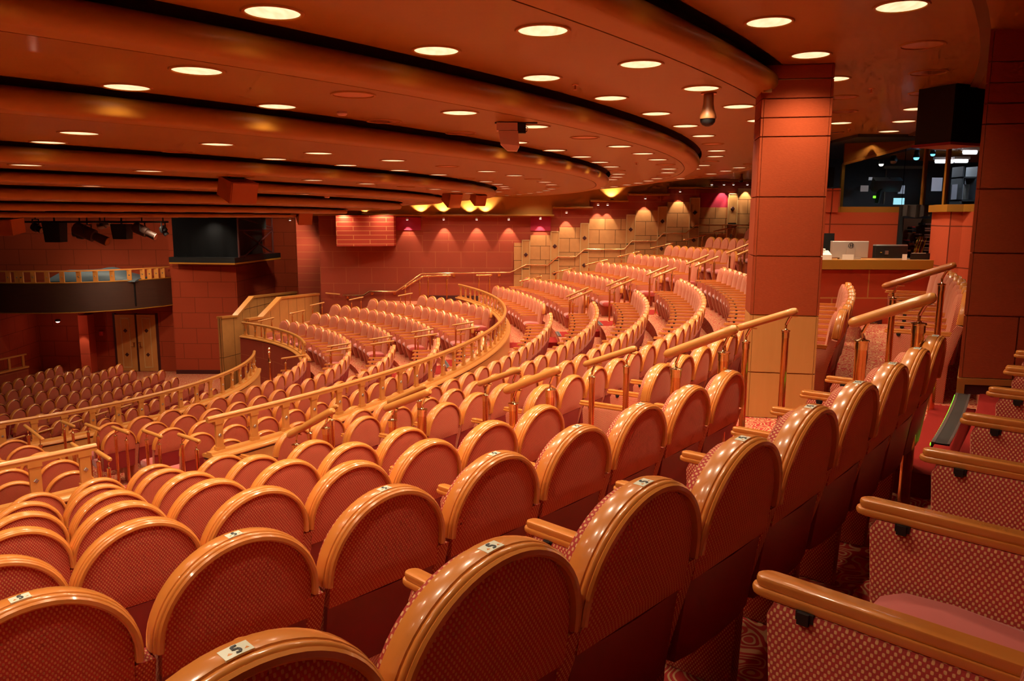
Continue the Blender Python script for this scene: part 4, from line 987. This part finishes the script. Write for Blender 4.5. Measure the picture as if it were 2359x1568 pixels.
r, w_, h_ = desk('telephone', 1886, 1915, 577, 'white desk telephone on papers beside the silver monitor', 'telephone', 'white', yy=yb+.2)
m_ = MB(); m_.prism([(-.08, 0), (.08, 0), (.08, h_), (-.08, h_*.55)], -w_, w_, .008); m_.build('base', 'white', r); m_ = MB(); m_.tube([(-w_*.9, .02, h_+.01), (-w_*.3, .02, h_+.02), (w_*.2, .02, h_+.01)], .018, 8); m_.build('handset', 'white', r)
r, w_, h_ = desk('place_card', 1943, 1969, 586, 'bright white card in front of the silver monitor', 'card', 'white', yy=yb+.12)
m_ = MB(); m_.box((-w_, -.01, 0), (w_, .0, h_)); m_.box((-w_, 0, 0), (w_, .05, .004)); m_.build('card', 'white', r)
# partition wall behind the counter with a brown cap
def curved_wall(name, pts, z0, z1, mat, th=.1):
    rings = []
    P = [Vector((X(u, y_), y_, 0)) for u, y_ in pts]
    for i, p in enumerate(P):
        t = (P[min(i+1, len(P)-1)]-P[max(0, i-1)]).normalized(); n = Vector((-t.y, t.x, 0)); n = -n if n.y < 0 else n
        rings.append([p+Vector((0, 0, z0)), p+n*th+Vector((0, 0, z0)), p+n*th+Vector((0, 0, z1)), p+Vector((0, 0, z1))])
    m_ = MB(); m_.loft(rings); return struct(m_.build(name, mat))
RW2 = tiles('booth_red', (.55, .085, .030), (.20, .03, .01), 3.0, .62, .01, 0)
part = [(1896, 15.0), (1926, 14.85), (1960, 14.7), (2010, 14.6), (2068, 14.5)]
curved_wall('wall_booth', part, ZU(6)+EYE, Z(486, 14.6), RW2); curved_wall('trim_21', part[1:], Z(486, 14.6), Z(473, 14.6), 'bull', .18)
curved_wall('wall_booth', [(1896, 14.98), (1926, 14.83)], Z(486, 14.6), Z(431, 14.9), RW2)
rw = [(2158, 13.0), (2175, 12.4), (2200, 12.0), (2232, 11.7), (2270, 11.5), (2330, 11.4)]
curved_wall('wall_booth', rw, ZU(6)+EYE, Z(484, 12.0), RW2); curved_wall('trim_22', rw, Z(484, 12.0), Z(467, 12.0), 'bull', .16)
yd = 14.5
for u0, u1 in ((2066, 2076), (2152, 2161)):
    m_ = MB(); m_.box((X(u0, yd), yd-.05, ZU(6)+EYE), (X(u1, yd), yd+.15, Z(470, yd))); struct(m_.build('trim_23', 'boothwall' if u0 < 2100 else 'bull', smooth=None))
# booth room shell
bx0, bx1, by0, by1, bz0, bz1 = X(1893, 15.2), 12.5, 15.1, 19.0, ZU(6)+EYE, 1.38+EYE
mb = MB(); mb.box((bx0, by1, bz0), (bx1, by1+.1, bz1)); mb.box((bx0-.1, by0, bz0), (bx0, by1, bz1)); mb.box((bx0, by0-1.2, bz1), (bx1, by1, bz1+.05)); mb.box((bx1, 9.5, bz0), (bx1+.1, by1, bz1)); struct(mb.build('wall_booth_inner', 'boothwall', smooth=None))
mb = MB(); mb.box((bx0, yb, bz0-.1), (bx1, by1, bz0)); struct(mb.build('floor_booth', 'darkbase', smooth=None))
def glass_front():
    line = [(1943, 15.1, 381), (2088, 14.6, 342), (2137, 14.3, 327), (2189, 13.2, 325), (2262, 12.2, 322)]
    for i, (a, b) in enumerate(zip(line, line[1:])):
        A = W(a[0], a[2], a[1]); B = W(b[0], b[2], b[1]); z0 = Z(471, 14)
        m_ = MB(); m_.loft([[(A.x, A.y, z0), (A.x, A.y+.02, z0), (A.x, A.y+.02, A.z), (A.x, A.y, A.z)], [(B.x, B.y, z0), (B.x, B.y+.02, z0), (B.x, B.y+.02, B.z), (B.x, B.y, B.z)]]); o = struct(m_.build('window_%d' % (i+1), 'glass', smooth=None))
        if i != 1:
            m2 = MB(); m2.box((A.x-.03, A.y-.02, z0-.05), (A.x+.03, A.y+.04, A.z+.02)); struct(m2.build('trim_24', 'bull' if i else 'olive', smooth=None))
        m2 = MB(); m2.loft([[(A.x, A.y-.03, A.z), (A.x, A.y+.05, A.z), (A.x, A.y+.05, A.z+.05), (A.x, A.y-.03, A.z+.05)], [(B.x, B.y-.03, B.z), (B.x, B.y+.05, B.z), (B.x, B.y+.05, B.z+.05), (B.x, B.y-.03, B.z+.05)]]); struct(m2.build('trim_25', 'bull', smooth=None))
        # soffit between the ceiling and the head of the glass
        m2 = MB(); m2.loft([[(A.x, A.y-.02, A.z+.05), (A.x, A.y+.02, A.z+.05), (A.x, A.y+.02, 1.43+EYE), (A.x, A.y-.02, 1.43+EYE)], [(B.x, B.y-.02, B.z+.05), (B.x, B.y+.02, B.z+.05), (B.x, B.y+.02, 1.43+EYE), (B.x, B.y-.02, 1.43+EYE)]]); struct(m2.build('wall_booth', 'soffit', smooth=None))
glass_front()
# things inside the booth
def tube_light(u0, u1, v, y_, label):
    a = W(u0, v, y_); b = W(u1, v, y_); e = empty('tube_light', a); tag(e, label, 'light', 'fluorescent tubes in the booth')
    m_ = MB(); m_.tube([(0, 0, 0), (b.x-a.x, 0, 0)], .03, 8); m_.build('tube', 'tube_on', e); m_ = MB(); m_.box((-.03, -.04, .03), (b.x-a.x+.03, .04, .08)); m_.build('fitting', 'white', e)
    ld = bpy.data.lights.new('tube_lamp', 'AREA'); ld.shape = 'RECTANGLE'; ld.size = b.x-a.x; ld.size_y = .06; ld.energy = 14; ld.color = (.9, .92, 1); L = bpy.data.objects.new('tube_lamp', ld); L.parent = e; L.location = ((b.x-a.x)/2, 0, -.04); col.objects.link(L)
tube_light(2155, 2196, 371, 16.5, 'bright white tube light inside the booth, nearest the middle'); tube_light(2200, 2229, 370, 16.3, 'bright white tube light inside the booth beside the mullion'); tube_light(2219, 2250, 350, 15.2, 'highest bright tube light inside the booth beside the dark column')
def small_lamp(u, v, y_, mat, label, rad=.05):
    e = empty('booth_lamp', W(u, v, y_)); tag(e, label, 'lamp', 'small lamps in the booth'); m_ = MB(); m_.lathe([(rad*.6, rad*1.6), (rad, rad*.6), (rad, 0)], n=12); m_.build('shade', 'black', e); m_ = MB(); m_.lathe([(rad*.9, .0), (rad*.7, -rad*.6), (rad*.2, -rad*.8)], n=12); m_.build('bulb', mat, e)
small_lamp(2112, 354, 16.5, 'blue_on', 'blue lamp under the booth ceiling, nearer the door'); small_lamp(2111, 363, 16.2, 'blue_on', 'blue lamp just below another blue lamp', .06); small_lamp(2151, 345, 16.5, 'blue_on', 'blue lamp under the booth ceiling beside the speaker', .045); small_lamp(2149, 355, 16.2, 'blue_on', 'small blue lamp lowest beside the black speaker', .05)
small_lamp(2030, 378, 15.9, 'spot_on', 'small white lamp inside the dark booth window', .05); small_lamp(2207, 330, 15.0, 'tube_on', 'pinkish white lamp at the top of the booth window', .09)
small_lamp(2058, 371, 16.0, 'orange', 'unlit orange lamp beside the small white lamp', .07)
flat('door_frame', 2037, 2042, 385, 470, 18.8, .05, 'booth_line', 'pale inner door frame post in the dark booth', 'door frame'); flat('wall_paper', 2145, 2172, 409, 440, 17.5, .01, 'paper', 'pale blue sheet pinned at the back of the booth', 'paper'); flat('door_frame', 2126, 2133, 380, 446, 18.6, .05, 'booth_line', 'pale upright frame beside the pinned sheet', 'door frame')
flat('door_head', 2037, 2126, 382, 388, 18.7, .05, 'booth_line', 'pale door head across the back of the booth', 'door frame')
flat('wall_switch', 1982, 2001, 427, 441, 18.5, .03, 'white', 'white socket plate on the dark booth wall', 'switch'); flat('wall_notice', 2001, 2016, 408, 415, 18.5, .01, 'steel', 'small grey notice on the dark booth wall', 'notice'); flat('wall_notice', 2007, 2022, 421, 429, 18.5, .01, 'red', 'small red and white notice on the dark booth wall', 'notice')
flat('lit_screen', 2059, 2084, 456, 471, 15.8, .03, 'screen', 'glowing pale blue screen low behind the booth glass', 'screen'); flat('lit_screen', 2069, 2085, 427, 446, 16.0, .03, 'paper', 'pale screen above the glowing blue one', 'screen')
e = empty('desk_lamp', W(2020, 468, 16)); off = e.location.copy(); tag(e, 'black angled desk lamp and boom behind the booth glass', 'lamp')
m_ = MB(); m_.tube([W(2020, 468, 16), W(2026, 440, 16), W(2050, 412, 16)], .05, 8); m_.obox(W(2042, 425, 16), .28, .08, .12, 0, rx=.5); local(m_, off).build('arm', 'black', e)
flat('green_light', 2012, 2018, 451, 456, 15.9, .02, 'led', 'tiny green indicator light behind the booth glass', 'indicator')
e = empty('shelf', W(2200, 470, 16.0)); off = e.location.copy(); tag(e, 'dark shelf unit with pale folders behind the booth mullion', 'shelf'); m_ = MB()
for v in (407, 460): m_.box((X(2198, 16), 15.9, Z(v, 16)), (X(2262, 16), 16.3, Z(v, 16)+.03))
for u in (2198, 2230, 2260): m_.box((X(u, 16), 15.9, Z(471, 16)), (X(u, 16)+.03, 16.3, Z(380, 16)))
local(m_, off).build('frame', 'boothwall', e, smooth=None)
for q, u in enumerate((2203, 2209, 2216, 2230, 2236)):
    flat('folder', u, u+4, 424, 459, 16.05, .2, 'paper' if q % 2 == 0 else 'steel', 'pale folder standing on the dark booth shelf, %s from the mullion' % ORD[q], 'folder', 'folders on the booth shelf')
# equipment rack in the doorway
e = empty('equipment_rack', W(2115, 598, 15.3)); off = e.location.copy(); tag(e, 'brown equipment rack full of cables in the booth doorway', 'rack')
m_ = MB(); m_.box((X(2078, 15.6), 15.6, bz0), (X(2158, 15.6), 15.7, Z(500, 15.6))); m_.box((X(2140, 15.3), 15.3, bz0), (X(2157, 15.3), 15.6, Z(500, 15.3))); local(m_, off).build('cabinet', wood('rack_brown', (.10, .04, .015), (.14, .06, .02), .5, 0), e, smooth=None)
m_ = MB()
for v in (511, 521, 526, 536, 541, 551, 557, 566, 571, 580): m_.box((X(2131, 15.25), 15.25, Z(v+3, 15.25)), (X(2147, 15.25), 15.29, Z(v, 15.25)))
local(m_, off).build('label_strips', 'pinkplastic', e, smooth=None)
random.seed(3)
for q in range(26):
    u = random.uniform(2090, 2128); v = random.uniform(508, 590); m_ = MB(); w_ = random.uniform(2, 6); m_.box((X(u, 15.4), 15.4, Z(v+w_*.7, 15.4)), (X(u+w_*1.6, 15.4), 15.58, Z(v, 15.4))); local(m_, off).build('module', random.choice(['black', 'steel', 'orange', 'boothwall', 'pinkplastic', 'red']), e, smooth=None)
for q in range(7):
    u = 2104+q*3; m_ = MB(); m_.tube([W(u, 592, 15.3), W(u+3, 575, 15.25), W(u+8+random.uniform(-2, 2), 556, 15.25), W(u+14, 545, 15.3)], .012, 6); local(m_, off).build('cable', ['yellow', 'yellow', 'red', 'yellow', 'black', 'red', 'yellow'][q], e)
e = empty('grey_coat', W(2108, 472, 14.3)); off = e.location.copy(); rings = []
for i in range(15):
    k = i/14; u = 2076+70*k; y_ = 14.25+.03*math.sin(k*22); rings.append([W(u, 471+(1-k)*2, y_), W(u-2-k*2, 499-2*math.sin(k*9), y_+.02*math.sin(k*30)), W(u-2-k*2, 499-2*math.sin(k*9), y_+.06), W(u, 471, y_+.06)])
m_ = MB(); m_.loft(rings); local(m_, off).build('cloth', plain('grey_cloth', (.07, .055, .05), .9), e, smooth=60); tag(e, 'grey cloth hung across the top of the booth doorway', 'cloth')
flat('wall_speaker', 1903, 1923, 385, 431, 14.6, .25, 'blackcloth', 'slim black speaker on the strip of red wall beside the column', 'speaker')

# ---------------------------------------------------------------- things hung from the ceiling
def hung_speaker(c, w_, d_, h_, yaw, tilt, mat, label, ztop, group=None):
    e = empty('hanging_speaker', c); e.rotation_euler = (0, 0, yaw); tag(e, label, 'speaker', group)
    b = MB(); b.loft([[(-w_*.85, d_, -h_*.8), (w_*.85, d_, -h_*.8), (w_*.85, d_, h_), (-w_*.85, d_, h_)], [(-w_, -d_, -h_), (w_, -d_, -h_), (w_, -d_, h_), (-w_, -d_, h_)]]); o = b.build('cabinet', mat, e, smooth=None); o.rotation_euler = (tilt, 0, 0)
    g = MB(); g.box((-w_*.93, -d_-.012, -h_*.93), (w_*.93, -d_, h_*.93)); q = g.build('grille', mat, o, smooth=None)
    m_ = MB(); m_.box((-w_*.5, -.03, h_*.8), (w_*.5, .05, ztop-c.z)); m_.build('bracket', 'black', e, smooth=None)
    return e
c = W(545, 437, 11.3); hung_speaker(c, .215, .19, .15, R_(52), R_(16), 'boxwood', 'orange-brown speaker box hung from the stepped ceiling above the black cage', .60+EYE)
c = W(14, 522, 17.0); hung_speaker(c, .32, .22, .17, R_(-8), R_(5), 'boxwood', 'orange-brown speaker box hung in front of the stage lights, cut by the frame edge', .05+EYE)
c = W(1040, 455, 19.0); hung_speaker(c, .17, .2, .18, R_(35), R_(24), 'boxwood', 'first far speaker box hung near the bright wall scallops', .56+EYE, 'far speaker boxes'); c = W(1101, 456, 19.6); hung_speaker(c, .15, .17, .14, R_(30), R_(24), 'boxwood', 'second far speaker box hung beside the ceiling step tip', .58+EYE, 'far speaker boxes')
c = W(700, 497, 23); hung_speaker(c, .2, .2, .2, R_(30), R_(24), 'boxwood', 'small speaker box hung behind the black cage by the lit ledge', .25+EYE, 'far speaker boxes')
c = W(2192, 262, 9.0); e = empty('hanging_speaker', c); e.rotation_euler = (0, 0, R_(24)); tag(e, 'big black loudspeaker hung above the booth window', 'speaker')
m_ = MB(); m_.box((-.235, -.2, -.33), (.235, .25, .31)); m_.build('cabinet', 'black', e); m_ = MB(); m_.box((-.225, -.212, -.32), (.225, -.2, .30)); m_.build('grille', 'blackcloth', e)
m_ = MB(); m_.box((-.03, -.03, .3), (.03, .03, 1.43+EYE-c.z)); m_.build('bracket', 'black', e); m_ = MB(); m_.box((-.26, -.22, -.36), (.26, .27, -.33)); m_.build('base_plate', 'kick', e)
def dome_camera(P, s, label):
    e = empty('dome_camera', P); tag(e, label, 'security camera', 'dome cameras')
    m_ = MB(); m_.lathe([(.075*s, 0), (.075*s, -.012*s)], n=20); m_.build('ceiling_plate', 'copper', e)
    m_ = MB(); m_.lathe([(.048*s, -.012*s), (.050*s, -.10*s), (.058*s, -.15*s), (.075*s, -.20*s), (.082*s, -.23*s), (.080*s, -.245*s)], n=20); m_.build('housing', wood('camera_bronze%d' % int(s*10), (.30, .10, .03), (.34, .12, .04), .5, .1), e)
    m_ = MB(); m_.lathe([(.074*s, -.245*s), (.070*s, -.275*s), (.052*s, -.30*s), (.02*s, -.315*s)], n=20); m_.build('dome', 'black', e)
p = H(1633, 214, 1.19); dome_camera(p, 1.0, 'bronze dome camera hanging near the column'); p = W(1708, 399, 24); dome_camera(p, 1.0, 'far dome camera near the side wall ledge') if False else dome_camera(H(1708, 399, 1.43), .95, 'far dome camera near the side wall ledge')
P = H(1180, 282, .96); e = empty('moving_camera', P); tag(e, 'pale boxy moving camera hung between two ceiling steps', 'camera')
m_ = MB(); m_.box((-.16, -.07, -.085), (.055, .07, -.008)); m_.build('base', 'pinkplastic', e, smooth=None); m_ = MB(); m_.loft([[(-.14, -.07, -.09), (.06, -.07, -.09), (.06, .07, -.09), (-.14, .07, -.09)], [(-.12, -.08, -.22), (.075, -.08, -.24), (.075, .08, -.24), (-.12, .08, -.22)], [(-.05, -.05, -.285), (.05, -.05, -.29), (.05, .05, -.29), (-.05, .05, -.285)]]); m_.build('head', 'pinkplastic', e, smooth=20)
m_ = MB(); m_.obox((.095, 0, -.06), .045, .04, .05); m_.tube([(.10, 0, -.02), (.16, 0, -.05), (.15, 0, -.09), (.12, 0, -.10)], .005, 6); m_.build('connector', 'black', e); m_ = MB(); m_.box((-.18, -.02, -.012), (.26, .02, 0)); m_.build('rail', 'black', e)
m_ = MB(); m_.lathe([(.03, 0), (.03, .006)], n=12); 
for u, v, h, s, lb, in ((788, 257, .96, 1, 'pale round smoke detector on the third ceiling step'), (753, 452, .39, 1.2, 'pale detector on a lower ceiling step above the cage')):
    P = H(u, v, h); e = empty('smoke_detector', P); tag(e, lb, 'smoke detector', 'smoke detectors'); m_ = MB(); m_.lathe([(.045*s, 0), (.048*s, -.02), (.035*s, -.035)], n=18); m_.build('body', 'pinkplastic', e)
for q, (u, v, h) in enumerate(((1325, 195, 1.19), (2008, 204, 1.43), (1965, 322, 1.43), (1957, 297, 1.43), (424, 362, .74), (92, 470, .21), (1466, 374, .96))):
    P = H(u, v, h); e = empty('sprinkler', P); m_ = MB(); m_.lathe([(.032, 0), (.030, -.006), (.008, -.008)], n=14); m_.build('rosette', 'copper', e); m_ = MB(); m_.tube([(0, 0, -.006), (0, 0, -.04)], .008, 8); m_.lathe([(.018, -.042), (.018, -.046)], n=10); m_.build('nozzle', 'copper', e)
    tag(e, 'small coppery sprinkler head on the ceiling, %s from the foreground column side' % ORD[q], 'sprinkler', 'sprinkler heads')
# stage lights hanging beyond the lowest ceiling step
def stage_light(a, b, r, mat, lens, label, yoke=True):
    a, b = Vector(a), Vector(b); e = empty('stage_spotlight', a); off = a.copy(); tag(e, label, 'stage light', 'stage lights under the lowest ceiling step'); d = (b-a).normalized()
    m_ = MB(); m_.tube([a, a+d*.08, a+(b-a)*.6, a+(b-a)*.62, b], [r*1.0, r*1.25, r*1.2, r*.8, r*.9], 12); local(m_, off).build('body', mat, e)
    m_ = MB(); m_.tube([b, b+d*.015], r*.8, 12); local(m_, off).build('lens', lens, e)
    m_ = MB(); c_ = a+(b-a)*.4; m_.tube([c_+Vector((0, -r*1.4, 0)), c_+Vector((0, -r*1.4, .25)), c_+Vector((0, r*1.4, .25)), c_+Vector((0, r*1.4, 0))], .02, 6); m_.tube([c_+Vector((0, 0, .25)), (c_.x, c_.y, -.02+EYE)], .025, 6); local(m_, off).build('yoke', 'black', e)
yl = 24.0
stage_light(W(172, 524, yl), W(247, 556, yl), .16, 'balcony', 'copper', 'long dark stage spotlight tilted down, nearest the middle of the balcony')
stage_light(W(308, 522, yl), W(358, 545, yl), .13, 'balcony', 'pinkplastic', 'tilted stage spotlight with a pinkish lens beside the black cage')
for q, (u, v, w2, h2) in enumerate(((127, 535, 20, 22), (281, 533, 18, 17))):
    P = W(u, v, yl); e = empty('stage_spotlight', P); tag(e, ('boxy black stage light left of the long tilted spotlight', 'boxy black stage light between the two tilted spotlights')[q], 'stage light', 'stage lights under the lowest ceiling step')
    s = yl/1800; m_ = MB(); m_.loft([[(-w2*s*.8, -.2, -h2*s), (w2*s*.9, -.2, -h2*s), (w2*s*.9, .2, -h2*s), (-w2*s*.8, .2, -h2*s)], [(-w2*s, -.22, h2*s), (w2*s, -.22, h2*s), (w2*s, .22, h2*s), (-w2*s, .22, h2*s)]]); m_.build('body', 'black', e, smooth=None)
    m_ = MB(); m_.tube([(0, 0, h2*s), (0, 0, EYE-.02-P.z)], .03, 6); m_.build('clamp', 'black', e)
stage_light(W(226, 520, yl+.5), W(252, 514, yl+.5), .10, 'steel', 'white', 'short silvery stage light tucked behind the long one')
stage_light(W(196, 540, yl+1.2), W(170, 536, yl+1.2), .14, 'black', 'paper', 'dark stage light facing away with a pale grey panel')
stage_light(W(372, 522, yl), W(384, 541, yl), .09, 'black', 'steel', 'small dark stage light against the edge of the black cage')
stage_light(W(75, 520, yl), W(95, 530, yl), .11, 'black', 'steel', 'small dark stage light near the frame-edge speaker box')
e = empty('lighting_pipe', W(200, 512, yl)); off = e.location.copy(); m_ = MB(); m_.tube([W(-60, 511, yl), W(388, 511, yl)], .03, 8); local(m_, off).build('pipe', 'black', e); tag(e, 'horizontal black pipe carrying the stage lights', 'pipe')
# ---------------------------------------------------------------- unseen spots added to brighten the exit wall, pier and recess
def wash(u, v, y, aimp, watt, size, color=(1, .72, .45)):
    P = W(u, v, y); ld = bpy.data.lights.new('added_wash', 'SPOT'); ld.energy = watt; ld.color = color; ld.spot_size = R_(size); ld.spot_blend = .8; ld.shadow_soft_size = .12
    L = bpy.data.objects.new('added_wash_lamp', ld); L.location = P; L.rotation_euler = (Vector(aimp)-P).to_track_quat('-Z', 'Y').to_euler(); col.objects.link(L)
wash(250, 508, 26, W(250, 600, 31.5), 260, 110)
wash(330, 508, 25, W(440, 760, 31), 420, 90)
wash(60, 512, 28, W(60, 640, 31.5), 60, 100)
wash(660, 500, 31.5, W(650, 620, 36), 260, 80); wash(705, 505, 32.2, W(708, 620, 33.5), 120, 70)
wash(610, 500, 20, W(660, 830, 22), 330, 70); wash(1010, 480, 20, W(1120, 735, 24), 120, 60)  # added fill spots without fixtures, brightening the inner walls of the curved balustrades
